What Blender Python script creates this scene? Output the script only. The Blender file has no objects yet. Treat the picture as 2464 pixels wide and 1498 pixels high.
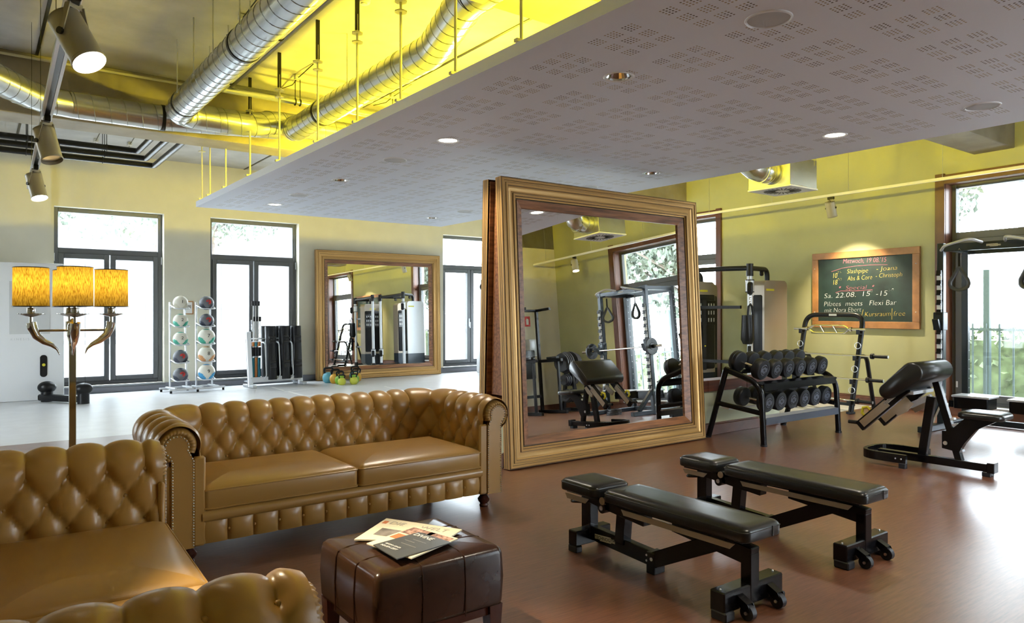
import bpy, bmesh, math, random
from mathutils import Vector, Matrix, Euler
random.seed(7)
SC = bpy.context.scene
COL = SC.collection
R = math.radians
# ------------------------------------------------------------------ camera
CAM_H, YAW, FPX = 1.45, R(36.6), 1742.0
cam_d = bpy.data.cameras.new('camera')
cam = bpy.data.objects.new('camera', cam_d); COL.objects.link(cam)
cam_d.sensor_width = 36.0; cam_d.lens = 36.0 * FPX / 2464.0; cam_d.clip_end = 300; cam_d.clip_start = .05
cam.location = (0, 0, CAM_H); cam.rotation_euler = (R(90), 0, -YAW)
SC.camera = cam
# ------------------------------------------------------------------ sky, exposure
SC.view_settings.view_transform = 'Standard'; SC.view_settings.look = 'None'
SC.view_settings.gamma = 1.0; SC.view_settings.use_curve_mapping = False
SC.view_settings.exposure = 0.38
SKY = 20.0
w = bpy.data.worlds.new('sky'); SC.world = w; w.use_nodes = True
w.node_tree.nodes['Background'].inputs[0].default_value = (.80, .91, 1.0, 1)
w.node_tree.nodes['Background'].inputs[1].default_value = SKY
SC.cycles.use_denoising = True
SC.cycles.caustics_reflective = True; SC.cycles.blur_glossy = 1.0; SC.cycles.caustics_refractive = False
SC.cycles.max_bounces = 7; SC.cycles.diffuse_bounces = 4; SC.cycles.glossy_bounces = 4; SC.cycles.use_adaptive_sampling = True; SC.cycles.adaptive_threshold = .12; SC.cycles.adaptive_min_samples = 16
SC.cycles.transparent_max_bounces = 8
SC.cycles.sample_clamp_indirect = 5.0

def lamp(name, kind, loc, energy, col=(1, 1, 1), rot=(0, 0, 0), size=.1, size_y=None, spot=60, blend=.4, portal=False):
    d = bpy.data.lights.new(name, kind); d.energy = energy; d.color = col
    if kind == 'AREA':
        d.size = size
        if size_y: d.shape = 'RECTANGLE'; d.size_y = size_y
        if portal: d.cycles.is_portal = True
    else:
        d.shadow_soft_size = size
    if kind == 'SPOT': d.spot_size = R(spot); d.spot_blend = blend
    o = bpy.data.objects.new(name, d); COL.objects.link(o); o.location = loc; o.rotation_euler = rot
    return o
# right wall runs 4 degrees off the Y axis: X = RW0 + RWK*Y
RW0, RWK = 10.718, .07
RWA = -math.atan(RWK)
def RW(s, off=0., z=0.):           # point at Y=s on the right wall, off metres into the room
    return Vector((RW0 + RWK * s - off, s + off * RWK, z))
BY = 14.7                          # window wall
WIN_BACK = [(1.10, 2.84), (3.66, 5.41), (8.89, 10.64)]
WIN_RIGHT = [(.15, 1.95), (2.8, 4.6), (8.73 - 1.85, 8.73 - .0), (9.6, 11.4), (12.2, 14.0)]
WIN_RIGHT[2] = (8.73, 10.53); WIN_RIGHT[3] = (11.3, 13.1); WIN_RIGHT.pop()
FILL_WIN_REAR = [(5.7, 7.5)]  # unseen window, added to bring daylight onto the sofa and mirror fronts
FILL_WIN_LEFT = [(9.5, 11.5)]  # also added out of view, for fill daylight from the left
WTOP = 3.27
for a, b in WIN_BACK:              # sampling portals in the window openings
    lamp('portal', 'AREA', ((a + b) / 2, BY + .3, 1.75), 1, rot=(R(-90), 0, 0), size=b - a, size_y=3.1, portal=True)
for a, b in WIN_RIGHT:
    p = RW((a + b) / 2, -.28, 1.75); lamp('portal', 'AREA', p, 1, rot=(R(-90), 0, R(-90) + RWA), size=b - a, size_y=3.1, portal=True)
for a, b in FILL_WIN_REAR:
    lamp('portal', 'AREA', ((a + b) / 2, -1.9, 1.75), 1, rot=(R(90), 0, 0), size=b - a, size_y=3.1, portal=True)
for a, b in FILL_WIN_LEFT:
    lamp('portal', 'AREA', (-3.3, (a + b) / 2, 1.75), 1, rot=(R(-90), 0, R(90)), size=b - a, size_y=3.1, portal=True)
YEL = (1.0, .80, .04)
for y, e in ((3.6, 320), (6.2, 320), (9.0, 170)):      # yellow uplights lying on the suspended ceiling
    lamp('uplight', 'POINT', (4.15, y, 3.22), e, YEL, size=.06)
for y, e in ((4.6, 130), (7.8, 100)):
    lamp('uplight', 'POINT', (5.9, y, 3.22), e, YEL, size=.06)

# ------------------------------------------------------------------ pixel -> place
FW = Vector((math.sin(YAW), math.cos(YAW), 0)); RT = Vector((math.cos(YAW), -math.sin(YAW), 0)); C0 = Vector((0, 0, CAM_H))
def ray(u, v): return FW + RT * ((u - 1232) / FPX) + Vector((0, 0, -(v - 749) / FPX))
def G(u, v, z=0.):
    d = ray(u, v); return C0 + d * ((z - CAM_H) / d.z)
def AY(u, v, y):
    d = ray(u, v); return C0 + d * (y / d.y)
def AX(u, v, x):
    d = ray(u, v); return C0 + d * (x / d.x)

# ------------------------------------------------------------------ materials
MATS = {}
def nd(t, k, x=0, y=0, **kw):
    n = t.nodes.new(k); n.location = (x, y)
    for a, b in kw.items(): setattr(n, a, b)
    return n
def mat(name, col, rough=.5, metal=0., spec=.5, noise=None, bump=None, coat=0., sheen=0., trans=0.):
    """noise=(scale, amount[, stretch xyz]) colour grain; bump=(scale, strength, dist)"""
    if name in MATS: return MATS[name]
    m = bpy.data.materials.new(name); m.use_nodes = True; t = m.node_tree
    b = t.nodes['Principled BSDF']
    b.inputs['Base Color'].default_value = (*col, 1); b.inputs['Roughness'].default_value = rough
    b.inputs['Metallic'].default_value = metal; b.inputs['Specular IOR Level'].default_value = spec
    b.inputs['Coat Weight'].default_value = coat
    tc = None
    if noise or bump: tc = nd(t, 'ShaderNodeTexCoord', -1000, 0)
    if noise:
        mp = nd(t, 'ShaderNodeMapping', -800, 200)
        if len(noise) > 2: mp.inputs['Scale'].default_value = noise[2]
        t.links.new(tc.outputs['Object'], mp.inputs[0])
        n = nd(t, 'ShaderNodeTexNoise', -600, 200); n.inputs['Scale'].default_value = noise[0]; n.inputs['Detail'].default_value = 6
        t.links.new(mp.outputs[0], n.inputs['Vector'])
        r = nd(t, 'ShaderNodeValToRGB', -400, 200)
        a = noise[1]
        r.color_ramp.elements[0].position = .3; r.color_ramp.elements[1].position = .7
        r.color_ramp.elements[0].color = (*[max(0, c * (1 - a)) for c in col], 1)
        r.color_ramp.elements[1].color = (*[min(1, c * (1 + a)) for c in col], 1)
        t.links.new(n.outputs['Fac'], r.inputs[0]); t.links.new(r.outputs[0], b.inputs['Base Color'])
    if bump:
        n2 = nd(t, 'ShaderNodeTexNoise', -600, -200); n2.inputs['Scale'].default_value = bump[0]; n2.inputs['Detail'].default_value = 3
        t.links.new(tc.outputs['Object'], n2.inputs['Vector'])
        bp = nd(t, 'ShaderNodeBump', -300, -200); bp.inputs['Strength'].default_value = bump[1]; bp.inputs['Distance'].default_value = bump[2]
        t.links.new(n2.outputs['Fac'], bp.inputs['Height']); t.links.new(bp.outputs[0], b.inputs['Normal'])
    MATS[name] = m
    return m
def emit(name, col, s):
    if name in MATS: return MATS[name]
    m = bpy.data.materials.new(name); m.use_nodes = True; b = m.node_tree.nodes['Principled BSDF']
    b.inputs['Base Color'].default_value = (*col, 1); b.inputs['Emission Color'].default_value = (*col, 1); b.inputs['Emission Strength'].default_value = s
    MATS[name] = m; return m
def glass_mat(name, refl=.07, tint=(1, 1, 1)):
    m = bpy.data.materials.new(name); m.use_nodes = True; t = m.node_tree; t.nodes.clear()
    o = nd(t, 'ShaderNodeOutputMaterial', 400); mx = nd(t, 'ShaderNodeMixShader', 200); mx.inputs[0].default_value = refl
    a = nd(t, 'ShaderNodeBsdfTransparent', 0, 100); a.inputs[0].default_value = (*tint, 1)
    g = nd(t, 'ShaderNodeBsdfGlossy', 0, -100); g.inputs['Roughness'].default_value = .02
    t.links.new(a.outputs[0], mx.inputs[1]); t.links.new(g.outputs[0], mx.inputs[2]); t.links.new(mx.outputs[0], o.inputs[0])
    MATS[name] = m; return m

M_wall = mat('cream_paint', (.66, .63, .51), .75, noise=(3, .03), bump=(120, .08, .002))
M_green = mat('olive_paint', (.45, .455, .255), .75, noise=(3, .03), bump=(120, .08, .002))
M_conc = mat('raw_concrete', (.47, .46, .45), .7, noise=(2.2, .16, (1, 1, 1)), bump=(14, .12, .01))
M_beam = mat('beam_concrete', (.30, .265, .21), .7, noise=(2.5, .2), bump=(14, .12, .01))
M_white = mat('white_lacquer', (.78, .79, .80), .35)
M_grey = mat('window_grey', (.10, .105, .11), .45)
M_casing = mat('dark_cherry_wood', (.11, .038, .016), .38, noise=(6, .35, (1, 1, .15)))
M_ledge = mat('red_wood', (.13, .035, .016), .35, noise=(5, .4, (.3, 6, 6)))
M_black = mat('black_steel', (.004, .004, .005), .22, spec=.3)
M_bsat = mat('black_satin', (.007, .007, .008), .35, spec=.3)
M_rub = mat('black_rubber', (.008, .009, .012), .45, spec=.4, bump=(300, .1, .001))
M_chrome = mat('chrome', (.80, .80, .80), .06, 1.)
M_chrome2 = mat('chrome_dark_reflection', (.42, .40, .36), .07, 1.)  # lamp chrome darkened, the dark surroundings it reflects put into its colour
M_steel = mat('brushed_steel', (.62, .63, .64), .3, 1.)
M_silver = mat('silver_paint', (.62, .64, .67), .32, .3)
M_tan = mat('champagne_lacquer', (.34, .29, .23), .3, .25)
M_mirror = mat('mirror_glass', (.93, .94, .93), .0, 1.)
M_gold = mat('gold_moulding', (.46, .265, .085), .34, .5)
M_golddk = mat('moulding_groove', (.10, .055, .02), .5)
M_walnut = mat('walnut', (.23, .095, .038), .36, noise=(3, .5, (1, 12, 12)))
M_leather = mat('tan_leather', (.40, .222, .06), .32, spec=.6, noise=(2, .07), bump=(260, .16, .001))
M_bleather = mat('bench_leather', (.010, .010, .009), .30, spec=.45, bump=(220, .1, .0008))
M_brleather = mat('brown_leather', (.028, .012, .007), .24, spec=.45, noise=(8, .3), bump=(160, .15, .001))
M_dkwood = mat('mahogany', (.05, .013, .008), .25, noise=(8, .3))
M_duct = mat('galvanised_steel', (.60, .62, .62), .26, .95, noise=(5, .08))
M_glass = glass_mat('window_pane', .06)
M_badge = mat('badge_plate', (.62, .60, .52), .4, .2)
M_yellow = mat('safety_yellow', (.62, .55, .03), .5)
M_yelrod = mat('pale_rod', (.62, .60, .45), .45, .2)
M_bright = emit('lamp_disc', (1, .93, .78), 14)
M_ink = mat('black_ink', (.01, .01, .01), .6)
M_red = mat('red_paint', (.5, .02, .015), .45)
M_paper = mat('newsprint', (.66, .60, .47), .75, noise=(40, .03))

# ------------------------------------------------------------------ mesh builder
class MB:
    def __init__(s, M=None): s.bm = bmesh.new(); s.M = M or Matrix()
    def _v(s, p): return s.bm.verts.new(s.M @ Vector(p))
    def box(s, c, d, rot=None, bev=0., seg=1):
        m = Matrix.Translation(c) @ (Euler(rot).to_matrix().to_4x4() if rot else Matrix()) @ Matrix.Diagonal((*d, 1))
        g = bmesh.ops.create_cube(s.bm, size=1, matrix=s.M @ m)
        if bev:
            es = {e for v in g['verts'] for e in v.link_edges}
            bmesh.ops.bevel(s.bm, geom=list(es), offset=bev, segments=seg, affect='EDGES', profile=.5)
        return s
    def bar(s, p0, p1, w, h, bev=0., roll=0.):
        """rectangular bar from p0 to p1; w = horizontal width, h = height across"""
        p0, p1 = Vector(p0), Vector(p1); d = p1 - p0; L = d.length; z = d.normalized()
        up = Vector((0, 0, 1)) if abs(z.z) < .97 else Vector((0, 1, 0))
        x = up.cross(z).normalized(); y = z.cross(x)
        m = Matrix((x, y, z)).transposed().to_4x4(); m = Matrix.Translation((p0 + p1) / 2) @ m @ Matrix.Rotation(roll, 4, 'Z') @ Matrix.Diagonal((w, h, L, 1))
        g = bmesh.ops.create_cube(s.bm, size=1, matrix=s.M @ m)
        if bev:
            es = {e for v in g['verts'] for e in v.link_edges}
            bmesh.ops.bevel(s.bm, geom=list(es), offset=bev, segments=1, affect='EDGES')
        return s
    def cyl(s, p0, p1, r, r2=None, n=16, caps=True):
        p0, p1 = Vector(p0), Vector(p1); d = p1 - p0
        q = d.to_track_quat('Z', 'Y').to_matrix().to_4x4()
        m = Matrix.Translation((p0 + p1) / 2) @ q
        bmesh.ops.create_cone(s.bm, cap_ends=caps, segments=n, radius1=r, radius2=r if r2 is None else r2, depth=d.length, matrix=s.M @ m)
        return s
    def tube(s, pts, r, n=10, closed=False, caps=True, flat=1.):
        P = [Vector(p) for p in pts]; N = len(P); rings = []
        rr = r if isinstance(r, (list, tuple)) else [r] * N
        ref = None
        for i, p in enumerate(P):
            if closed: t = P[(i + 1) % N] - P[i - 1]
            else: t = P[min(i + 1, N - 1)] - P[max(i - 1, 0)]
            t.normalize()
            if ref is None:
                ref = Vector((0, 0, 1)) if abs(t.z) < .9 else Vector((1, 0, 0))
            x = (ref - t * ref.dot(t)).normalized(); y = t.cross(x); ref = x
            rings.append([s._v(p + (x * math.cos(a) + y * math.sin(a) * flat) * rr[i]) for a in (2 * math.pi * k / n for k in range(n))])
        for i in range(N if closed else N - 1):
            a, b = rings[i], rings[(i + 1) % N]
            for k in range(n): s.bm.faces.new((a[k], a[(k + 1) % n], b[(k + 1) % n], b[k]))
        if caps and not closed:
            s.bm.faces.new(rings[0][::-1]); s.bm.faces.new(rings[-1])
        return s
    def lathe(s, prof, c=(0, 0, 0), n=24, rot=None):
        m = Matrix.Translation(c) @ (Euler(rot).to_matrix().to_4x4() if rot else Matrix()); rings = []
        for r, z in prof:
            if r < 1e-5: rings.append([s._v(m @ Vector((0, 0, z)))])
            else: rings.append([s._v(m @ Vector((r * math.cos(2 * math.pi * k / n), r * math.sin(2 * math.pi * k / n), z))) for k in range(n)])
        for a, b in zip(rings, rings[1:]):
            for k in range(n):
                k2 = (k + 1) % n
                if len(a) == 1 and len(b) == 1: break
                if len(a) == 1: s.bm.faces.new((a[0], b[k2], b[k]))
                elif len(b) == 1: s.bm.faces.new((a[k], a[k2], b[0]))
                else: s.bm.faces.new((a[k], a[k2], b[k2], b[k]))
        return s
    def prism(s, pts, h, m=None):
        m = m or Matrix()
        a = [s._v(m @ Vector((x, y, 0))) for x, y in pts]; b = [s._v(m @ Vector((x, y, h))) for x, y in pts]
        s.bm.faces.new(a[::-1]); s.bm.faces.new(b); n = len(pts)
        for i in range(n): s.bm.faces.new((a[i], a[(i + 1) % n], b[(i + 1) % n], b[i]))
        return s
    def sphere(s, c, r, n=16, sc=(1, 1, 1)):
        bmesh.ops.create_uvsphere(s.bm, u_segments=n, v_segments=max(6, n * 2 // 3), radius=r, matrix=s.M @ Matrix.Translation(c) @ Matrix.Diagonal((*sc, 1)))
        return s
    def grid(s, f, nu, nv, closed_u=False):
        V = [[s._v(f(i, j)) for j in range(nv)] for i in range(nu)]
        for i in range(nu if closed_u else nu - 1):
            for j in range(nv - 1):
                s.bm.faces.new((V[i][j], V[(i + 1) % nu][j], V[(i + 1) % nu][j + 1], V[i][j + 1]))
        return V
    def pad(s, w, d, lv, rc=.03, n=5, c=(0, 0, 0), m=None):
        """upholstered block: lofted rounded rectangles; lv = [(inset, z), ...]"""
        m = (m or Matrix()) @ Matrix.Translation(c); rings = []
        for ins, z in lv:
            hx, hy = w / 2 - ins, d / 2 - ins; r = min(max(rc - ins * .6, .004), hx * .95, hy * .95); ring = []
            for (sx, sy, a0) in ((1, 1, 0), (-1, 1, 90), (-1, -1, 180), (1, -1, 270)):
                for k in range(n + 1):
                    a = R(a0 + 90 * k / n); ring.append(s._v(m @ Vector((sx * (hx - r) + r * math.cos(a), sy * (hy - r) + r * math.sin(a), z))))
            rings.append(ring)
        L = len(rings[0])
        for a, b in zip(rings, rings[1:]):
            for k in range(L): s.bm.faces.new((a[k], a[(k + 1) % L], b[(k + 1) % L], b[k]))
        s.bm.faces.new(rings[0][::-1]); s.bm.faces.new(rings[-1])
        return s
    def build(s, name, m, parent=None, smooth=38, normals=True):
        if normals: bmesh.ops.recalc_face_normals(s.bm, faces=s.bm.faces)
        me = bpy.data.meshes.new(name); s.bm.to_mesh(me); s.bm.free()
        if smooth:
            me.shade_smooth(); me.set_sharp_from_angle(angle=R(smooth))
        for mm in (m if isinstance(m, (list, tuple)) else [m]): me.materials.append(mm)
        o = bpy.data.objects.new(name, me); COL.objects.link(o)
        if parent: o.parent = parent
        return o
def tag(o, label=None, cat=None, group=None, kind=None):
    if label: o['label'] = label
    if cat: o['category'] = cat
    if group: o['group'] = group
    if kind: o['kind'] = kind
    return o
def thing(name, label, cat, loc=(0, 0, 0), rz=0., group=None):
    o = bpy.data.objects.new(name, None); COL.objects.link(o); o.empty_display_size = .1
    o.location = loc; o.rotation_euler = (0, 0, rz); return tag(o, label, cat, group)
KIDS = {}
def dup(o, loc=None, rz=None, label=None, parent=None):
    ch = [c for c in bpy.data.objects if c.parent == o]
    c = o.copy(); COL.objects.link(c); c.parent = parent
    if loc is not None: c.location = loc
    if rz is not None: c.rotation_euler = (0, 0, rz)
    if label: c['label'] = label
    for k in ch: dup(k, parent=c)
    return c
def struct(name, mb, m, label=None, smooth=None):
    o = mb.build(name, m, smooth=smooth); return tag(o, label, None, None, 'structure')
def text(name, body, size, m, parent, M, ext=.0008, shear=0., align='CENTER', sx=1., off=0.):
    cu = bpy.data.curves.new(name, 'FONT'); cu.body = body; cu.size = size; cu.extrude = ext; cu.shear = shear; cu.align_x = align; cu.align_y = 'CENTER'; cu.offset = off
    cu.resolution_u = 3
    t = bpy.data.objects.new(name + '_tmp', cu); COL.objects.link(t); bpy.context.view_layer.update()
    me = bpy.data.meshes.new_from_object(t.evaluated_get(bpy.context.evaluated_depsgraph_get()))
    bpy.data.objects.remove(t); bpy.data.curves.remove(cu)
    me.transform(M @ Matrix.Diagonal((sx, 1, 1, 1))); me.materials.clear(); me.materials.append(m)
    o = bpy.data.objects.new(name, me); COL.objects.link(o)
    if parent: o.parent = parent
    return o
def face_m(loc, nrm, up=(0, 0, 1)):
    """matrix whose local +Z is nrm and +Y is up: for text and badges"""
    z = Vector(nrm).normalized(); y = Vector(up); y = (y - z * y.dot(z)).normalized(); x = y.cross(z)
    return Matrix.Translation(loc) @ Matrix((x, y, z)).transposed().to_4x4()
def badge(parent, loc, nrm, up=(0, 0, 1), w=.12, m=None, ink=None):
    M = face_m(loc, nrm, up); h = w * .2
    b = MB(); b.prism([(-w / 2, -h * .3), (-w * .25, -h * .3), (-w * .25, -h / 2), (w * .3, -h / 2), (w * .3, -h * .35), (w / 2, -h * .35), (w / 2, h * .3), (w * .3, h * .3), (w * .3, h / 2), (-w / 2, h / 2)], .002, M)
    o = b.build('badge', m or M_badge, parent, smooth=None)
    text('lettering', 'TECHNOGYM', w * .17, ink or M_ink, o, M @ Matrix.Translation((0, 0, .0025)), .0002, sx=.95)
    return o
def arc(c, r, a0, a1, n, ax='xz'):
    out = []
    for k in range(n + 1):
        a = R(a0 + (a1 - a0) * k / n); ca, sa = r * math.cos(a), r * math.sin(a)
        out.append({'xz': (c[0] + ca, c[1], c[2] + sa), 'xy': (c[0] + ca, c[1] + sa, c[2]), 'yz': (c[0], c[1] + ca, c[2] + sa)}[ax])
    return out
def rpath(pts, r, n=5, closed=False):
    """polyline with rounded corners"""
    P = [Vector(p) for p in pts]; out = []; N = len(P)
    for i, p in enumerate(P):
        if not closed and i in (0, N - 1): out.append(p); continue
        a = (P[i - 1] - p); b = (P[(i + 1) % N] - p); rr = min(r, a.length * .49, b.length * .49)
        a = p + a.normalized() * rr; b = p + b.normalized() * rr
        for k in range(n + 1):
            t = k / n; out.append(a * (1 - t) ** 2 + p * 2 * t * (1 - t) + b * t * t)
    return out
# ================================================================== floor
def wood_floor():
    m = bpy.data.materials.new('dark_wood_vinyl'); m.use_nodes = True; t = m.node_tree; b = t.nodes['Principled BSDF']
    tc = nd(t, 'ShaderNodeTexCoord', -1400); mp = nd(t, 'ShaderNodeMapping', -1200); mp.inputs['Scale'].default_value = (1.2, 14, 1)
    n = nd(t, 'ShaderNodeTexNoise', -1000); n.inputs['Scale'].default_value = 5; n.inputs['Detail'].default_value = 8; n.inputs['Roughness'].default_value = .65
    n2 = nd(t, 'ShaderNodeTexNoise', -1000, -300); n2.inputs['Scale'].default_value = 1.3
    r = nd(t, 'ShaderNodeValToRGB', -700)
    e = r.color_ramp.elements; e[0].position = .28; e[0].color = (.060, .020, .010, 1); e[1].position = .75; e[1].color = (.235, .092, .043, 1)
    t.links.new(tc.outputs['Object'], mp.inputs[0]); t.links.new(mp.outputs[0], n.inputs['Vector']); t.links.new(tc.outputs['Object'], n2.inputs['Vector'])
    t.links.new(n.outputs['Fac'], r.inputs[0]); t.links.new(r.outputs[0], b.inputs['Base Color'])
    rr = nd(t, 'ShaderNodeMapRange', -700, -300); rr.inputs[3].default_value = .27; rr.inputs[4].default_value = .40; b.inputs['Specular IOR Level'].default_value = .6; b.inputs['Coat Weight'].default_value = .55; b.inputs['Coat Roughness'].default_value = .33
    t.links.new(n2.outputs['Fac'], rr.inputs[0]); t.links.new(rr.outputs[0], b.inputs['Roughness'])
    bp = nd(t, 'ShaderNodeBump', -400, -300); bp.inputs['Strength'].default_value = .08; bp.inputs['Distance'].default_value = .002
    t.links.new(n.outputs['Fac'], bp.inputs['Height']); t.links.new(bp.outputs[0], b.inputs['Normal'])
    return m
M_floor = wood_floor()
M_lfloor = mat('pale_grey_vinyl', (.60, .61, .63), .33, noise=(4, .05), bump=(60, .03, .002))
b = MB()
for x0, x1, y0, y1 in ((-3.2, 3.86, -1.8, 9.55), (3.86, 12.2, -1.8, 5.58)):
    b.box(((x0 + x1) / 2, (y0 + y1) / 2, -.05), (x1 - x0, y1 - y0, .1))
struct('floor', b, M_floor, 'dark brown wood-look vinyl floor of the lounge and weights area')
b = MB()
for x0, x1, y0, y1 in ((-3.2, 3.86, 9.55, 15.2), (3.86, 12.2, 5.58, 15.2)):
    b.box(((x0 + x1) / 2, (y0 + y1) / 2, -.05), (x1 - x0, y1 - y0, .1))
struct('floor', b, M_lfloor, 'pale grey vinyl floor of the training area before the tall windows')
# white court tape marks on the pale floor
M_tape = mat('white_tape', (.85, .85, .84), .5)
for (u0, v0, u1, v1) in ((655, 931, 683, 939), (695, 942, 730, 951), (684, 942, 760, 934), (730, 953, 800, 945), (925, 929, 955, 937)):
    a, c = G(u0, v0), G(u1, v1)
    t = MB().bar(a + Vector((0, 0, .001)), c + Vector((0, 0, .001)), .04, .002).build('floor_tape', M_tape, smooth=None)
    tag(t, kind='structure')

# ================================================================== walls with openings
def wall_mesh(L0, L1, H, th, ops, M, bot=0.12, top=WTOP):
    b = MB(M); x = L0
    for a, c in sorted(ops) + [(L1, L1)]:
        if a > x: b.box(((x + a) / 2, 0, H / 2), (a - x, th, H))
        if c > a:
            b.box(((a + c) / 2, 0, bot / 2), (c - a, th, bot)); b.box(((a + c) / 2, 0, (H + top) / 2), (c - a, th, H - top))
        x = c
    return b
CH = 4.27
struct('wall_back', wall_mesh(-3.2, 12.4, CH, .4, WIN_BACK, Matrix.Translation((0, BY + .2, 0))), M_wall, 'cream wall with tall grey windows at the back of the gym')
MR = Matrix.Translation((RW0, 0, 0)) @ Matrix.Rotation(R(90) + RWA, 4, 'Z')     # local x along wall (+Y), local -y = outside
struct('wall_right', wall_mesh(-1.9, 15.2, CH, .4, WIN_RIGHT, MR @ Matrix.Translation((0, -.2, 0))), M_green, 'olive green wall with the chalkboard and wood-cased windows')
struct('wall_rear', wall_mesh(-3.2, 11.2, CH, .4, FILL_WIN_REAR, Matrix.Translation((0, -1.8, 0))), M_wall, 'cream wall behind the camera')
struct('wall_left', wall_mesh(-2, 15.2, CH, .4, FILL_WIN_LEFT, Matrix.Translation((-3.2, 0, 0)) @ Matrix.Rotation(R(90), 4, 'Z')), M_wall, 'cream wall at the left of the lounge')
b = MB(); b.box((-1.0, BY - .06, CH / 2), (4.1, .12, CH)); struct('trim_1', b, M_wall, 'shallow cream wall pier left of the first tall window')
# ------------------------------------------------------------------ windows
def window(n, W, M, casing=False, label=None, th=.4):
    """local: x along wall, y into the room is +, z up; opening 0..W"""
    z0, z1, zt = .13, WTOP, 2.52
    o = bpy.data.objects.new('window_%d' % n, None); COL.objects.link(o); o.matrix_world = M
    tag(o, label, None, None, 'structure')
    y = -.22; f = .075
    fr = MB()
    fr.box((f / 2, y, (z0 + z1) / 2), (f, .09, z1 - z0), bev=.006); fr.box((W - f / 2, y, (z0 + z1) / 2), (f, .09, z1 - z0), bev=.006)
    fr.box((W / 2, y, z1 - f / 2), (W - 2 * f, .09, f), bev=.006); fr.box((W / 2, y, z0 + f / 2), (W - 2 * f, .09, f), bev=.006)
    fr.box((W / 2, y, zt), (W - 2 * f, .09, .10), bev=.006)
    fr.build('window_frame', M_grey, o, smooth=None)
    leaves = ((f, W / 2 - .01), (W / 2 + .01, W - f)) if not casing else ((f, W - f),)
    for a, c in leaves:
        s = MB(); g = .085 if not casing else .1; za, zb = z0 + f, zt - .05
        s.box((a + g / 2, y + .02, (za + zb) / 2), (g, .1, zb - za), bev=.006); s.box((c - g / 2, y + .02, (za + zb) / 2), (g, .1, zb - za), bev=.006)
        s.box(((a + c) / 2, y + .02, zb - g / 2), (c - a - 2 * g, .1, g), bev=.006); s.box(((a + c) / 2, y + .02, za + g / 2), (c - a - 2 * g, .1, g), bev=.006)
        so = s.build('sash', M_grey, o, smooth=None)
        MB().box(((a + c) / 2, y, (za + zb) / 2), (c - a - 2 * g, .012, zb - za - 2 * g)).build('pane', M_glass, so, smooth=None)
    MB().box((W / 2, y, (zt + .05 + z1 - f) / 2), (W - 2 * f, .012, z1 - f - zt - .05)).build('pane', M_glass, o, smooth=None)
    if not casing:
        h = MB(); h.box((W / 2 + .05, y + .085, 1.18), (.03, .02, .2), bev=.005); h.cyl((W / 2 + .05, y + .09, 1.18), (W / 2 + .05, y + .14, 1.18), .011); h.cyl((W / 2 + .05, y + .13, 1.18), (W / 2 + .05, y + .13, 1.05), .011)
        h.build('handle', M_silver, o)
        for hx in (.012, W - .012):
            MB().cyl((hx, y + .06, 2.33), (hx, y + .06, 2.47), .012).build('hinge', M_silver, o)
        MB().box((W / 2, -.06, z0 - .02), (W + .04, .2, .03), bev=.004).build('window_sill', M_grey, o, smooth=None)
    else:
        k = MB(); cw, ct = .13, .035
        k.box((-cw / 2 + .02, ct / 2, (z1 + cw) / 2 + .05), (cw, ct, z1 + cw - .1), bev=.004); k.box((W + cw / 2 - .02, ct / 2, (z1 + cw) / 2 + .05), (cw, ct, z1 + cw - .1), bev=.004)
        k.box((W / 2, ct / 2, z1 + cw / 2 - .02), (W - .04, ct, cw), bev=.004)
        k.box((.012, -.09, (z0 + z1) / 2), (.024, .18, z1 - z0)); k.box((W - .012, -.09, (z0 + z1) / 2), (.024, .18, z1 - z0)); k.box((W / 2, -.09, z1 - .012), (W - .05, .18, .024))
        k.build('casing', M_casing, o, smooth=None)
        MB().box((W / 2, -.07, z0 + .01), (W - .05, .24, .03), bev=.004).build('window_sill', M_silver, o, smooth=None)
        MB().box((W - .1, -.155, .42), (.03, .012, .09), bev=.003).build('catch_plate', M_white, o, smooth=None)
    return o
wl = ['tall grey double window at the far left behind the floor lamp', 'tall grey double window behind the loaded tube rack', 'tall grey double window right of the wall mirror, half hidden by the standing mirror']
k = 1
for (a, c), l in zip(WIN_BACK, wl):
    window(k, c - a, Matrix.Translation((c, BY, 0)) @ Matrix.Rotation(R(180), 4, 'Z'), False, l); k += 1
wl = ['wood-cased window behind the second power rack, seen in the standing mirror', 'large wood-cased window at the right edge behind the power rack', 'wood-cased window just visible beside the standing mirror', 'wood-cased window farthest along the green wall, seen in the wall mirror']
for (a, c), l in zip(WIN_RIGHT, wl):
    window(k, c - a, MR @ Matrix.Translation((a, 0, 0)), True, l); k += 1
for a, c in FILL_WIN_REAR:
    window(k, c - a, Matrix.Translation((a, -1.6, 0)), False, 'unseen tall grey window added behind the camera for fill daylight'); k += 1
for a, c in FILL_WIN_LEFT:
    window(k, c - a, Matrix.Translation((-3.0, c, 0)) @ Matrix.Rotation(R(-90), 4, 'Z'), False, 'unseen tall grey window added in the left wall for fill daylight'); k += 1
# ------------------------------------------------------------------ baseboards
M_bbgrey = mat('grey_baseboard', (.16, .165, .19), .4); M_bbwood = mat('wood_baseboard', (.13, .05, .028), .4, noise=(6, .3, (1, 1, 1)))
b = MB(); b.box((4.7, BY - .012, .065), (15.4, .024, .13), bev=.004); struct('baseboard_back', b, M_bbgrey)
b = MB(MR); b.box((6.6, .015, .055), (16.6, .03, .11), bev=.003); b.box((6.6, .012, .12), (16.6, .024, .02), bev=.006); b.box((6.6, .009, .14), (16.6, .018, .012), bev=.004)
struct('baseboard_right', b, M_bbwood)
b = MB(); b.box((4., -1.585, .065), (14, .03, .13), bev=.004); struct('baseboard_rear', b, M_bbwood)
b = MB(); b.box((-2.985, 6.5, .065), (.03, 16, .13), bev=.004); struct('baseboard_left', b, M_bbwood)
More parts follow.
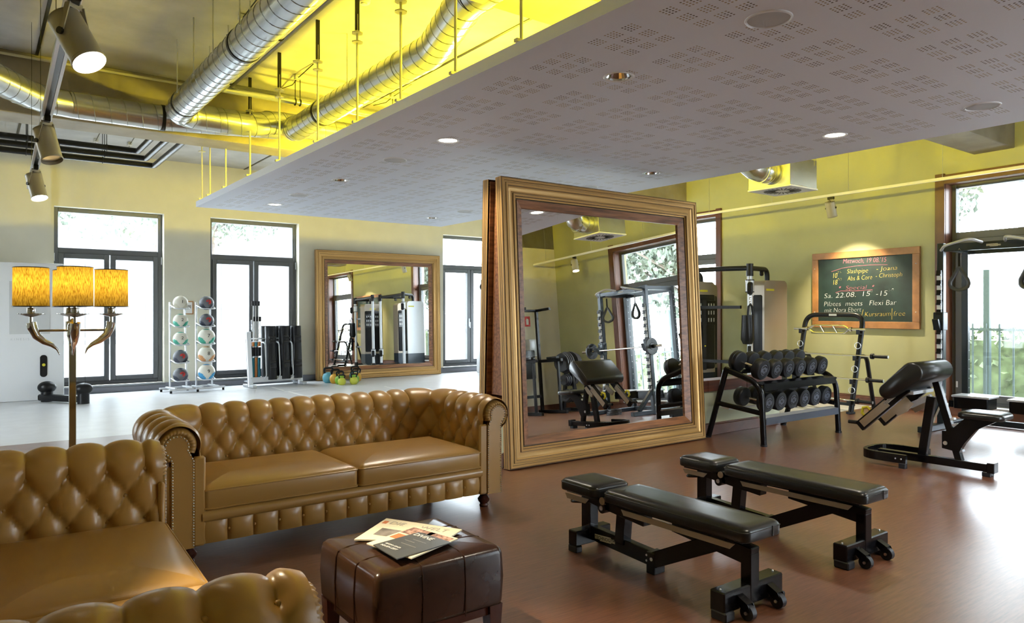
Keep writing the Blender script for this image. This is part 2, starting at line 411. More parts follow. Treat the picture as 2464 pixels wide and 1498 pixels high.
# ------------------------------------------------------------------ low partition wall with wood ledge
LY0, LY1, LX0, LX1 = 5.455, 5.64, 3.96, 8.36
b = MB(); b.box(((LX0 + LX1) / 2, (LY0 + LY1) / 2, .255), (LX1 - LX0, LY1 - LY0, .51))
lw = struct('wall_low', b, mat('pale_sage_paint', (.58, .60, .42), .7), 'low sage green partition wall with a red wood ledge behind the dumbbell rack')
n = 6; L = (LX1 - LX0 + .06) / n
for i in range(n):
    MB().box((LX0 - .03 + L * (i + .5), (LY0 + LY1) / 2, .575), (L - .004, .22, .13), bev=.004).build('ledge_board', M_ledge, lw, smooth=None)
b = MB(); b.box(((LX0 + LX1) / 2, LY0 - .015, .06), (LX1 - LX0 + .06, .03, .12), bev=.003); b.box(((LX0 + LX1) / 2, LY0 - .012, .13), (LX1 - LX0 + .05, .024, .018), bev=.005)
b.box((LX0 - .012, (LY0 + LY1) / 2, .06), (.024, .2, .12)); b.build('skirting', M_bbwood, lw, smooth=None)
# ------------------------------------------------------------------ ceiling slab and beams
b = MB(); b.box((4.6, 6.7, CH + .1), (15.8, 17, .2)); ce = struct('ceiling', b, M_conc, 'raw concrete ceiling slab lit yellow from below')
for y0 in (-2.1, 3.7, 9.5):
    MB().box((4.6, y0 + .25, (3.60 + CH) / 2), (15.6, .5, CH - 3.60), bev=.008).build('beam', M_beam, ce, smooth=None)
for x in (.55, 4.3, 8.0):      # shutter joints in the slab
    MB().box((x, 6.7, CH - .004), (.03, 17, .012)).build('joint_strip', M_bsat, ce, smooth=None)
# ------------------------------------------------------------------ suspended perforated ceiling
def perf_mat():
    m = bpy.data.materials.new('perforated_white_board'); m.use_nodes = True; t = m.node_tree; b = t.nodes['Principled BSDF']
    b.inputs['Roughness'].default_value = .6
    tc = nd(t, 'ShaderNodeTexCoord', -2400); sp = nd(t, 'ShaderNodeSeparateXYZ', -2200); t.links.new(tc.outputs['Object'], sp.inputs[0])
    def mth(op, a, bb=None, x=0):
        n = nd(t, 'ShaderNodeMath', x, 0, operation=op)
        for i, q in enumerate((a, bb)):
            if q is None: continue
            if isinstance(q, (int, float)): n.inputs[i].default_value = q
            else: t.links.new(q, n.inputs[i])
        return n.outputs[0]
    def axis(o, ofs):
        g = mth('MODULO', mth('ADD', o, ofs + 50 * .5425), .5425)          # group pitch
        ing = mth('LESS_THAN', g, .405)                                     # three clusters then a gap
        cl = mth('MODULO', g, .135); inc = mth('LESS_THAN', cl, .092)
        hl = mth('SUBTRACT', mth('MODULO', cl, .023), .0115)
        return mth('MULTIPLY', ing, inc), hl
    ax, hx = axis(sp.outputs[0], -2.835); ay, hy = axis(sp.outputs[1], -2.74)
    d = mth('SQRT', mth('ADD', mth('MULTIPLY', hx, hx), mth('MULTIPLY', hy, hy)))
    hole = mth('MULTIPLY', mth('LESS_THAN', d, .0062), mth('MULTIPLY', ax, ay))
    # plain border along the edges of the board
    bd = mth('MULTIPLY', mth('GREATER_THAN', sp.outputs[0], 2.83), mth('LESS_THAN', sp.outputs[0], 6.62)); bd = mth('MULTIPLY', bd, mth('LESS_THAN', sp.outputs[1], 11.15))
    hole = mth('MULTIPLY', hole, bd)
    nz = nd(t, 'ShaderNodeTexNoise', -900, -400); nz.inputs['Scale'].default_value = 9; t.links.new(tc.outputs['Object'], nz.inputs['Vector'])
    rp = nd(t, 'ShaderNodeValToRGB', -700, -400); rp.color_ramp.elements[0].position = .42; rp.color_ramp.elements[0].color = (.07, .055, .04, 1); rp.color_ramp.elements[1].position = .5; rp.color_ramp.elements[1].color = (.32, .25, .14, 1)  # holes lit yellow from above and unlit ones, painted as patchy colour
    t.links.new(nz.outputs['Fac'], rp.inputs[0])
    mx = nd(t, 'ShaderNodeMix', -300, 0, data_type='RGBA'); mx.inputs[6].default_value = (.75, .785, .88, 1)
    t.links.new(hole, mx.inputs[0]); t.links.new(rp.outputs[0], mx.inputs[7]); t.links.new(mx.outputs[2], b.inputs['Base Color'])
    return m
PX0, PX1, PY0, PY1, PZ = 2.64, 6.86, -1.5, 11.42, 3.0
b = MB(); b.box(((PX0 + PX1) / 2, (PY0 + PY1) / 2, PZ + .04), (PX1 - PX0, PY1 - PY0, .08))
DLP = [(3.42, 3.42), (3.45, 5.62), (3.47, 8.07), (3.5, 10.48), (6.08, 3.42), (6.09, 5.58), (6.09, 10.42), (3.4, 1.1), (6.08, 1.1)]
panel0 = b.build('suspended_ceiling', perf_mat(), smooth=None)
cut = MB()
for x, y in DLP: cut.cyl((x, y, PZ - .05), (x, y, PZ + .06), .084, n=32)
cut = cut.build('cutter', M_white); bo_ = panel0.modifiers.new('b', 'BOOLEAN'); bo_.object = cut; bo_.operation = 'DIFFERENCE'; bo_.solver = 'EXACT'
bpy.context.view_layer.update(); me_ = bpy.data.meshes.new_from_object(panel0.evaluated_get(bpy.context.evaluated_depsgraph_get()))
panel0.modifiers.clear(); panel0.data = me_; bpy.data.objects.remove(cut)
panel = tag(panel0, 'large white perforated ceiling panel hung below the concrete', None, None, 'structure')
rod = None
for x in (PX0 + .03, PX1 - .06):
    for y in (-.6, .6, 1.7, 2.75, 3.5, 4.25, 5.05, 5.85, 6.75, 7.85, 8.9, 9.95, 10.75, 11.2):
        if rod is None:
            q = MB(); q.cyl((0, 0, 0), (0, 0, .95), .011, n=8); q.box((0, 0, .01), (.09, .035, .02)); q.cyl((0, 0, .7), (0, 0, .71), .05, n=8); q.cyl((0, 0, .78), (0, 0, .79), .05, n=8)
            rod = q.build('hanger_rod', M_yelrod, panel); h2 = MB().box((0, 0, 1.0), (.035, .02, .38)).build('hanger_clip', M_bsat, rod, smooth=None); rod.location = (x, y, PZ + .08)
        else:
            dup(rod, (x, y, PZ + .08), parent=panel)
# ================================================================== outside
M_ground = mat('pale_paving', (.55, .56, .55), .8, noise=(1, .1)); M_leaf = mat('tree_leaf', (.125, .15, .115), .6, noise=(1.2, .4)); M_hedge = mat('hedge_leaf', (.10, .13, .06), .6, noise=(5, .6))
M_bark = mat('bark', (.14, .11, .09), .8); M_fence = mat('fence_green', (.05, .075, .08), .5); M_house = mat('white_render', (.2, .2, .2), .8); M_roofx = mat('roof_grey', (.10, .10, .10), .7)
b = MB(); b.box((5, 8, -.35), (140, 140, .1)); struct('ground_outside', b, M_ground, 'pale paving outside the windows')
def leafball(mb, c, rx, ry, rz, n, s, rnd):
    for _ in range(n):
        a = rnd.uniform(0, 6.283); z = rnd.uniform(-1, 1); q = math.sqrt(1 - z * z); k = rnd.uniform(.55, 1.)
        p = Vector((c[0] + rx * q * math.cos(a) * k, c[1] + ry * q * math.sin(a) * k, c[2] + rz * z * k))
        e = Euler((rnd.uniform(0, 6), rnd.uniform(0, 6), rnd.uniform(0, 6))).to_matrix()
        v = [mb._v(p + e @ Vector(t) * s * rnd.uniform(.6, 1.3)) for t in ((-.5, 0, 0), (0, -.32, .05), (.5, 0, 0), (0, .32, .05))]
        mb.bm.faces.new(v)
def tree(loc, h, r, n, seed, label, lf=.32):
    rnd = random.Random(seed); o = thing('tree', label, 'tree', loc, 0, 'trees outside the windows')
    t = MB(); t.tube([(0, 0, 0), (.1, .05, h * .25), (.0, .1, h * .5), (.2, 0, h * .8)], [.2, .16, .12, .04], n=8)
    for k in range(7):
        a = rnd.uniform(0, 6.28); z = h * rnd.uniform(.3, .65); t.tube([(0.03, .05, z), (math.cos(a) * r * .4, math.sin(a) * r * .4, z + h * .13), (math.cos(a) * r * .8, math.sin(a) * r * .8, z + h * .2)], [.07, .05, .02], n=6)
    t.build('trunk', M_bark, o)
    f = MB()
    for k in range(12):
        a = rnd.uniform(0, 6.28); q = r * rnd.uniform(0, .7); leafball(f, (q * math.cos(a), q * math.sin(a), h * rnd.uniform(.45, 1.0)), r * .5, r * .5, h * .14, n // 12, lf, rnd)
    tag(f.build('foliage', M_leaf, o, smooth=None, normals=False), kind='stuff')
TP = [((18.6, 3.4, -.3), 8, 3.1, 'tree with a leaning trunk outside the large right window'), ((22, 10.0, -.3), 10, 3.8, 'tree outside the green wall beyond the chalkboard'), ((18, -3.5, -.3), 8, 3.1, 'tree outside the window of the second power rack'),
      ((-2.5, 24, -.3), 10, 4.0, 'leafy tree outside the far left window'), ((4.6, 25, -.3), 11, 4.2, 'leafy tree outside the window behind the tube rack'), ((12, 25, -.3), 10, 4.0, 'leafy tree outside the window by the standing mirror'), ((8.5, 34, -.3), 13, 4.6, 'tall tree far behind the window wall'), ((.8, 33.5, -.3), 13, 4.6, 'tall tree between the nearer two, far behind the left windows'), ((17, 33, -.3), 13, 4.6, 'tall tree far behind the third window')]
for i, (l, h, r, lb) in enumerate(TP): tree(l, h, r, 15000, 11 + i, lb, .22)
def hedge(x0, x1, y0, y1, h, n, seed, label):
    rnd = random.Random(seed); f = MB()
    f.box(((x0 + x1) / 2, (y0 + y1) / 2, h * .42 - .3), ((x1 - x0) * .8, (y1 - y0) * .98, h * .85))
    for _ in range(n):
        p = Vector((rnd.uniform(x0, x1), rnd.uniform(y0, y1), -.3 + h * rnd.uniform(0, 1)))
        e = Euler((rnd.uniform(0, 6), rnd.uniform(0, 6), rnd.uniform(0, 6))).to_matrix()
        f.bm.faces.new([f._v(p + e @ Vector(t) * rnd.uniform(.09, .2)) for t in ((-.5, 0, 0), (0, -.35, .05), (.5, 0, 0), (0, .35, .05))])
    tag(f.build('hedge', M_hedge, smooth=None, normals=False), label, 'hedge')
hedge(14.6, 15.8, -4, 14, 1.45, 7000, 3, 'leafy green hedge behind the fence outside the green wall')
# bar fence outside the green wall
fo = thing('bar_fence', 'green metal bar fence outside the green wall', 'fence', (13.6, 0, -.3))
bar = None
for i in range(84):
    y = -4 + i * .2
    if bar is None: bar = MB().cyl((0, 0, 0), (0, 0, 1.5), .016, n=6).build('bar', M_fence, fo); bar.location = (0, y, .05)
    else: dup(bar, (0, y, .05), parent=fo)
for z in (.15, 1.45): MB().box((0, 4.4, z), (.03, 16.8, .04)).build('rail', M_fence, fo, smooth=None)
for y in (-4, -1, 2.3, 5, 8, 11): MB().box((.05, y, 1.2), (.09, .09, 2.5)).build('post', M_fence, fo, smooth=None)
ro = thing('terrace_railing', 'pale metal railing on the terrace outside the tall back windows', 'railing', (0, 18.2, -.3))
for z in (1.35, 1.15): MB().cyl((-6, 0, z), (14, 0, z), .03, n=8).build('rail', M_silver, ro)
for x in range(-6, 15, 2): MB().cyl((x, 0, 0), (x, 0, 1.35), .025, n=8).build('post', M_silver, ro)
for i, (x, y, sx, sy, h) in enumerate(((34, 4, 8, 12, 6.5), (6, 48, 24, 8, 9))):
    ho = thing('house', ['white rendered house beyond the hedge', 'long pale building far behind the back windows'][i], 'house', (x, y, -.3))
    MB().box((0, 0, h / 2), (sx, sy, h)).build('wall', M_house, ho, smooth=None)
    MB().box((0, 0, h + .2), (sx + .8, sy + .8, .5), bev=.1).build('roof', M_roofx, ho, smooth=None)
    for q in range(6):
        for z in (1.6, 4.4):
            p = (-sx / 2 - .02, -sy / 2 + (q + .5) * sy / 6, z) if i == 0 else (-sx / 2 + (q + .5) * sx / 6, -sy / 2 - .02, z)
            MB().box(p, (.06, .9, 1.2) if i == 0 else (.9, .06, 1.2)).build('window', M_roofx, ho, smooth=None)
# ================================================================== standing mirrors and wall mirror
def mirror(name, W, H, label, fw=.27, m_in=None):
    """upright at origin, glass facing -Y, bottom at z=0"""
    o = thing(name, label, 'mirror')
    # moulding profile: (inset from outer edge, how far it stands proud)
    prof = [(0, 0), (0, .085), (.012, .095), (.03, .095), (.034, .088), (.05, .088), (.054, .096), (.075, .094), (.08, .084), (.10, .072), (.125, .066), (.14, .07), (.147, .08), (.165, .08), (.17, .062), (.185, .06)]
    groove = [(.185, .06), (.187, .045), (.195, .045), (.197, .058)]
    inner = [(.197, .058), (.27, .03), (.272, .0)]
    def sweep(p, nm, m):
        b = MB(); nn = len(p)
        def ring(k):
            i, q = p[k]; return [(-W / 2 + i, -q, i), (W / 2 - i, -q, i), (W / 2 - i, -q, H - i), (-W / 2 + i, -q, H - i)]
        V = [[b._v(c) for c in ring(k)] for k in range(nn)]
        for k in range(nn - 1):
            for j in range(4):
                b.bm.faces.new((V[k][j], V[k][(j + 1) % 4], V[k + 1][(j + 1) % 4], V[k + 1][j]))
        return b.build(nm, m, o, smooth=22)
    sweep(prof, 'moulding', M_gold); sweep(groove, 'groove', M_golddk); sweep(inner, 'inner_slip', M_walnut)
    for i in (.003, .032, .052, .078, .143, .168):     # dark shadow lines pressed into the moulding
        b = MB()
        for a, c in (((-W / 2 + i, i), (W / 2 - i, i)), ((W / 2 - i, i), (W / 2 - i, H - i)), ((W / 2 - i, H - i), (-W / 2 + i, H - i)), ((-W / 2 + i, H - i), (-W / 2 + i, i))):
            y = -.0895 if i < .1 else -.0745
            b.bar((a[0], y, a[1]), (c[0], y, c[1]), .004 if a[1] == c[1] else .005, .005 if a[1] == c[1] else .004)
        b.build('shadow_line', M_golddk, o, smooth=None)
    for y in (-.03, -.055):                            # grooves along the outer sides
        for x in (-W / 2 - .0005, W / 2 + .0005): MB().box((x, y, H / 2), (.003, .006, H - .01)).build('side_groove', M_golddk, o, smooth=None)
    MB().box((0, -.012, H / 2), (W - 2 * fw + .03, .006, H - 2 * fw + .03)).build('mirror_glass', M_mirror, o, smooth=None)
    MB().box((0, .0, H / 2), (W - .04, .016, H - .04)).build('backing_board', M_walnut, o, smooth=None)
    return o
MW, MH = 2.77, 2.70
mA = mirror('standing_mirror', MW, MH, 'huge gold-framed mirror leaning at the low wall, facing the benches')
mB = mirror('standing_mirror', MW, MH, 'gold-framed mirror back to back behind the front standing mirror')
mB.location = (3.91 + MW / 2, 5.725, .003); mB.rotation_euler = (R(-1.8), 0, R(180))
mA.location = (3.91 + MW / 2, 5.385, .004); mA.rotation_euler = (R(-3), 0, 0)
# wooden spacer board between the two leaning mirrors
b = MB(); m = Matrix.Translation((3.975, 0, 0)) @ Matrix(((0, 0, 1, 0), (1, 0, 0, 0), (0, 1, 0, 0), (0, 0, 0, 1)))
b.prism([(5.445, .66), (5.68, .66), (5.62, 2.66), (5.545, 2.66)], .03, m)
tag(b.build('spacer_board', M_walnut, smooth=None), 'tall red-brown wooden board wedged between the two standing mirrors', 'board')
mC = mirror('wall_mirror', 2.99, 2.74, 'large gold-framed mirror standing against the back wall between windows')
mC.location = (5.72 + 2.99 / 2, BY - .12, .003); mC.rotation_euler = (R(-1.25), 0, 0)

# ================================================================== chesterfield sofas
def chesterfield(name, label, w, cushions=2):
    """local: front edge y=0 facing -y, back at +y, x centred; w = half inner width"""
    o = thing(name, label, 'sofa')
    Di, rc, ZB, ZS = .74, .13, .36, .105
    prof = []                                      # (outward offset, z) from the seat over the roll
    for k in range(19): prof.append((.005 + .02 * k / 18, ZB + (.655 - ZB) * k / 18))
    cr, rr = (.125, .685), .105
    for k in range(1, 28):
        a = R(195 - k * 255 / 27); prof.append((cr[0] + rr * math.cos(a), cr[1] + rr * math.sin(a)))
    S = [0.]
    for a, c in zip(prof, prof[1:]): S.append(S[-1] + math.hypot(c[0] - a[0], c[1] - a[1]))
    # plan path of the inner face
    path = []; step = .0085
    def line(a, c):
        n = max(2, int(math.hypot(c[0] - a[0], c[1] - a[1]) / step))
        for k in range(n): path.append((a[0] + (c[0] - a[0]) * k / n, a[1] + (c[1] - a[1]) * k / n))
    line((-w, .0), (-w, Di - rc))
    for k in range(18): a = R(180 - 90 * k / 18); path.append((-w + rc + rc * math.cos(a), Di - rc + rc * math.sin(a)))
    line((-w + rc, Di), (w - rc, Di))
    for k in range(18): a = R(90 - 90 * k / 18); path.append((w - rc + rc * math.cos(a), Di - rc + rc * math.sin(a)))
    line((w, Di - rc), (w, 0)); path.append((w, 0))
    T = [0.]; nrm = []
    for a, c in zip(path, path[1:]): T.append(T[-1] + math.hypot(c[0] - a[0], c[1] - a[1]))
    for i in range(len(path)):
        a, c = path[max(0, i - 1)], path[min(len(path) - 1, i + 1)]; d = Vector((c[0] - a[0], c[1] - a[1])).normalized(); nrm.append(Vector((-d.y, d.x)))
    NP = round(T[-1] / .16); p = T[-1] / NP; rs = .118; s_top = S[18] + .035; A = .036; s_out = S[18] + .255
    pn = []                                        # profile normals
    for j in range(len(prof)):
        a, c = prof[max(0, j - 1)], prof[min(len(prof) - 1, j + 1)]; d = Vector((c[0] - a[0], c[1] - a[1])).normalized(); pn.append(Vector((-d.y, d.x)))
    def disp(t, s):
        q = (s - s_top) / rs; x = t / p - .5
        if q <= 0:
            a, bb = x + q / 2, x - q / 2
            v = (abs(math.sin(math.pi * a)) * abs(math.sin(math.pi * bb))) ** .30
            dx = (x - round(x - (round(q) % 2) * .5) - (round(q) % 2) * .5) * p; dq = (q - round(q)) * rs
            r2 = dx * dx + dq * dq
            return A * v - .022 * math.exp(-r2 / .0007) + .004 * math.exp(-r2 / .003) * math.sin(9 * math.atan2(dq, dx))
        f = min(1., q / 3.2)
        v = abs(math.sin(math.pi * x)) ** (.30 + .3 * f)
        dx = (x - round(x)) * p; r2 = dx * dx + (q * rs) ** 2
        ro = dx * dx + (s - s_out) ** 2
        return A * (1 - .4 * f) * v + A * .2 * f - .022 * math.exp(-r2 / .0007) - .026 * math.exp(-ro / .0011)
    def edge(t):                                   # ease the swell to nothing at both arm fronts
        e = min(t, T[-1] - t); return min(1., e / .05)
    def pos(i, j):
        o_, z = prof[j]; d = disp(T[i], S[j]) * (.35 + .65 * edge(T[i]))
        n2 = pn[j]; oo = o_ + n2.x * d; zz = z + n2.y * d; q = path[i]; n = nrm[i]
        return (q[0] + n.x * oo, q[1] + n.y * oo, zz)
    b = MB(); b.grid(pos, len(path), len(prof)); b.build('tufted_back_and_arms', M_leather, o, smooth=75, normals=False)
    btn = None
    for k in range(NP):                            # buttons on the diamond lattice
        for row in range(-1, 3):
            t = (k + .5 + (.5 if row in (1,) else 0)) * p; s = s_top - row * rs if row >= 0 else s_out
            if t > T[-1] - .04 or t < .04: continue
            i = min(range(len(T)), key=lambda q: abs(T[q] - t)); j = min(range(len(S)), key=lambda q: abs(S[q] - s)); c = Vector(pos(i, j))
            if btn is None: btn = MB().sphere((0, 0, 0), .0105, 10, (1, 1, 1)).build('button', M_leather, o); btn.location = c
            else: dup(btn, c, parent=o)
    # outer shell below the roll
    b = MB(); sh = [(.175, .60), (.178, .4), (.18, ZS)]
    b.grid(lambda i, j: (path[i][0] + nrm[i].x * sh[j][0], path[i][1] + nrm[i].y * sh[j][0], sh[j][1]), len(path), 3)
    b.build('outer_panel', M_leather, o, smooth=60, normals=False)
    # arm fronts: scroll panel, gathered leather, nail heads
    for sx in (-1, 1):
        def F(oo, z, y): return (sx * (w + oo), y, z)
        scr = [(.045, ZS), (.165, ZS), (.165, .60)]
        for k in range(15): a = R(-55 + 255 * k / 14); scr.append((cr[0] + .012 + .068 * math.cos(a), cr[1] + .068 * math.sin(a)))
        scr.append((.045, .60))
        b = MB(); fr = [b._v(F(x, z, -.016)) for x, z in scr]; bk = [b._v(F(x, z, .012)) for x, z in scr]
        b.bm.faces.new(fr)
        for k in range(len(scr)): b.bm.faces.new((fr[k], fr[(k + 1) % len(scr)], bk[(k + 1) % len(scr)], bk[k]))
        pnl = b.build('arm_front', M_leather, o, smooth=None)
        nb = MB(); seq = scr[1:-1]; seq = [(.165, ZS)] + scr[2:] + [(.045, ZS)]
        cx_, cz_ = .105, .45; d = 0.; last = None
        for a, c in zip(seq, seq[1:]):
            L = math.hypot(c[0] - a[0], c[1] - a[1]); n = max(1, int(L / .0155))
            for k in range(n):
                x, z = a[0] + (c[0] - a[0]) * k / n, a[1] + (c[1] - a[1]) * k / n
                ix = x + (.105 - x) * .08 if z < .62 else x + (cr[0] + .012 - x) * .1; iz = z if z < .62 else z + (cr[1] - z) * .1
                nb.sphere(F(ix, iz, -.018), .0046, 6)
        tag(nb.build('nailhead_trim', M_steel, pnl), kind='stuff')
        # gathered ring around the scroll
        g = MB(); na = 90
        def gp(i, j):
            a = R(-62 + 268 * i / na); q = j / 5
            r = .066 + (.107 - .066) * q; pl = .0035 * math.sin(i * 1.45) * math.sin(math.pi * min(1, q * 1.1)); y = -.006 - .02 * math.sin(math.pi * q) + pl + (.05 * q ** 3)
            return F(cr[0] + .012 * (1 - q) + r * math.cos(a), cr[1] + r * math.sin(a), y)
        g.grid(gp, na + 1, 6); g.build('gathered_leather', M_leather, o, smooth=80, normals=False)
        # plain front faces beside the panel
        b = MB(); b.box((sx * (w + .015), .008, (ZS + .62) / 2), (.07, .03, .62 - ZS), bev=.012); b.box((sx * (w + .17), .012, (ZS + .58) / 2), (.03, .03, .58 - ZS), bev=.01)
        b.build('arm_edge', M_leather, o)
    # seat base, front border with vertical tufts
    b = MB(); b.box((0, .4, .2), (2 * w - .02, .68, .17)); b.build('seat_base', M_leather, o, smooth=None)
    b = MB()
    b.tube([(-w + .0, .018, .268), (w - .0, .018, .268)], .036, n=12, flat=1.); b.build('front_rail', M_leather, o)
    nb_ = round(2 * w / .155); pb = 2 * w / nb_; N = nb_ * 14
    def fb(i, j):
        x = -w + 2 * w * i / N; q = j / 8; z = ZS + .005 + q * .135
        v = abs(math.sin(math.pi * x / pb + (math.pi / 2 if nb_ % 2 else 0))) ** .35 * math.sin(math.pi * min(.97, max(.03, q))) ** .35
        return (x, .022 - .032 * v, z)
    b = MB(); b.grid(fb, N + 1, 9); bo = b.build('tufted_border', M_leather, o, smooth=75, normals=False)
    b = None
    for k in range(1, nb_):
        c = (-w + pb * k, -.0, ZS + .075)
        if b is None: b = MB().sphere((0, 0, 0), .008, 8).build('border_button', M_leather, o); b.location = c
        else: dup(b, c, parent=o)
    cw = 2 * w / cushions
    for k in range(cushions):
        x = -w + cw * (k + .5)
        lv = [(.03, .30), (.008, .305), (.0, .315), (.0, .415), (.004, .424), (.02, .437), (.06, .452), (.13, .465), (.22, .472)]
        b = MB(); b.pad(cw - .008, .72, lv, .035, 6, (x, .352, 0)); c = b.build('seat_cushion', M_leather, o, smooth=60)
        for z in (.418, .312):
            hx, hy = cw / 2 - .004, .36
            MB().tube(rpath([(x - hx, .352 - hy, z), (x + hx, .352 - hy, z), (x + hx, .352 + hy, z), (x - hx, .352 + hy, z)], .035, 5, True), .006, n=6, closed=True).build('piping', M_leather, c)
    for sx in (-1, 1):
        for y in (.06, Di + .1):
            MB().lathe([(.0, 0), (.03, 0), (.034, .012), (.028, .025), (.043, .045), (.046, .06), (.035, .075), (.026, .085), (.04, .095), (.04, .107), (0, .107)], (sx * (w + .06), y, 0), 20).build('bun_foot', M_dkwood, o)
    return o
s1 = chesterfield('chesterfield_sofa', 'tan leather chesterfield sofa facing the ottoman, behind it the far windows', .97)
s1.location = (2.02, 4.40, 0)
s2 = chesterfield('chesterfield_sofa', 'tan leather chesterfield loveseat cut off at the lower left, facing right', .985)
s2.location = (.70, 2.865, 0); s2.rotation_euler = (0, 0, R(87.7))

# ================================================================== ottoman with papers
ot = thing('ottoman', 'square dark brown leather ottoman with papers on top', 'ottoman', (1.52, 2.785, 0))
b = MB(); lv = [(.02, .20), (.004, .205), (0, .22), (-.006, .32), (0, .42), (.006, .437), (.02, .449), (.06, .455), (.15, .458)]
b.pad(.60, .56, lv, .03, 6); b.build('leather_top', M_brleather, ot, smooth=60)
for x in (-.1, .1):
    MB().tube([(x, -.285, .2), (x, -.2875, .32), (x, -.282, .42), (x, -.272, .443), (x, -.23, .4545), (x, 0, .459), (x, .23, .4545), (x, .272, .443), (x, .282, .42), (x, .2875, .32), (x, .285, .2)], .0028, n=6).build('seam', M_brleather, ot)
for y in (-.094, .094):
    MB().tube([(-.305, y, .2), (-.3075, y, .32), (-.302, y, .42), (-.292, y, .443), (-.25, y, .4545), (0, y, .459), (.25, y, .4545), (.292, y, .443), (.302, y, .42), (.3075, y, .32), (.305, y, .2)], .0028, n=6).build('seam', M_brleather, ot)
b = MB()
for y in (-.245, .245): b.box((0, y, .185), (.5, .022, .045))
for x in (-.265, .265): b.box((x, 0, .185), (.022, .48, .045))
b.build('apron', M_dkwood, ot, smooth=None)
for sx in (-1, 1):
    for sy in (-1, 1):
        b = MB(); q = [(.032, .205), (.022, 0)]
        V = [[b._v((sx * .262 + a * r, sy * .242 + c * r, z)) for a, c in ((-1, -1), (1, -1), (1, 1), (-1, 1))] for r, z in q]
        for k in range(4): b.bm.faces.new((V[0][k], V[0][(k + 1) % 4], V[1][(k + 1) % 4], V[1][k]))
        b.bm.faces.new(V[0]); b.bm.faces.new(V[1]); b.build('leg', M_dkwood, ot, smooth=None)
M_pr = mat('colour_print', (.35, .2, .16), .6, noise=(60, .9)); M_dk = mat('dark_cover', (.055, .057, .055), .3); M_gp = mat('grey_photo', (.18, .16, .15), .6, noise=(14, .5)); M_lt = mat('print_grey', (.38, .36, .34), .7); M_wp = mat('white_print', (.85, .85, .82), .5); M_or = mat('orange_print', (.55, .16, .05), .5)
def sheet(name, label, cat, px, z, th, m):
    """flat folded paper whose corners lie at photo pixels on the ottoman top (height z)"""
    c = [G(u, v, z) for u, v in px]; o = thing(name, label, cat, (*(sum(c, Vector()) / 4).xy, z))
    b = MB(); bt = [b._v(p - o.location) for p in c]; tp = [b._v(p - o.location + Vector((0, 0, th))) for p in c]
    b.bm.faces.new(bt); b.bm.faces.new(tp)
    for k in range(4): b.bm.faces.new((bt[k], bt[(k + 1) % 4], tp[(k + 1) % 4], tp[k]))
    b.build('pages', m, o, smooth=None)
    ex = (c[1] - c[0]); ey = (c[3] - c[0])
    def P(a, q, dz=.0): return c[0] - o.location + ex * a + ey * q + Vector((0, 0, th + dz))
    def patch(nm, a0, a1, q0, q1, mm, dz=.0006):
        w_ = MB(); w_.bm.faces.new([w_._v(P(*k, dz)) for k in ((a0, q0), (a1, q0), (a1, q1), (a0, q1))]); return w_.build(nm, mm, o, smooth=None)
    def txt(body, a, q, size, mm, al='LEFT', sx=1.):
        x = ex.normalized(); zz = Vector((0, 0, 1)); y = zz.cross(x)
        if y.dot(ey) > 0: y = -y; zz = x.cross(y)
        Mx = Matrix.Translation(P(a, q, .001)) @ Matrix((x, y, zz)).transposed().to_4x4()
        return text('lettering', body, size, mm, o, Mx, .0002, align=al, sx=sx)
    return o, patch, txt
ZT = .4625
np_, pt, tx = sheet('newspaper', 'folded cream newspaper at the bottom of the pile on the ottoman', 'newspaper', [(930, 1249), (1112, 1276), (1068, 1304), (852, 1300)], ZT, .006, M_paper)
tx('DIE', .12, .17, .055, M_lt); tx('WELT', .52, .17, .055, M_lt); pt('photo', .12, .5, .42, .72, M_gp); pt('masthead_mark', .03, .09, .12, .24, M_or)
mg, pt, tx = sheet('magazine', 'colour-printed magazine between the newspaper and the dark magazine', 'magazine', [(1000, 1268), (1102, 1297), (990, 1345), (882, 1309)], ZT + .008, .005, M_paper)
pt('photo', .02, .55, .05, .35, M_pr); pt('photo', .05, .9, .4, .6, M_or); pt('photo', .45, .98, .05, .5, M_pr)
dm, pt, tx = sheet('magazine', 'dark grey magazine on top of the pile, white title lettering', 'magazine', [(1008, 1281), (1086, 1306), (955, 1346), (898, 1312)], ZT + .0145, .004, M_dk)
tx('DIVINE', .06, .14, .040, M_wp, sx=.95); tx('BEGINN EINER', .10, .80, .015, M_wp); tx('NEUEN ZEIT', .10, .9, .019, M_wp)
x0 = [(.2, .45), (.5, .32), (.8, .42), (.85, .62), (.5, .72), (.22, .62)]
for q0, q1, a0, a1 in ((.34, .345, .3, .7), (.45, .455, .2, .5), (.6, .605, .3, .75)): pt('car_outline', a0, a1, q0, q1 + .006, M_lt)

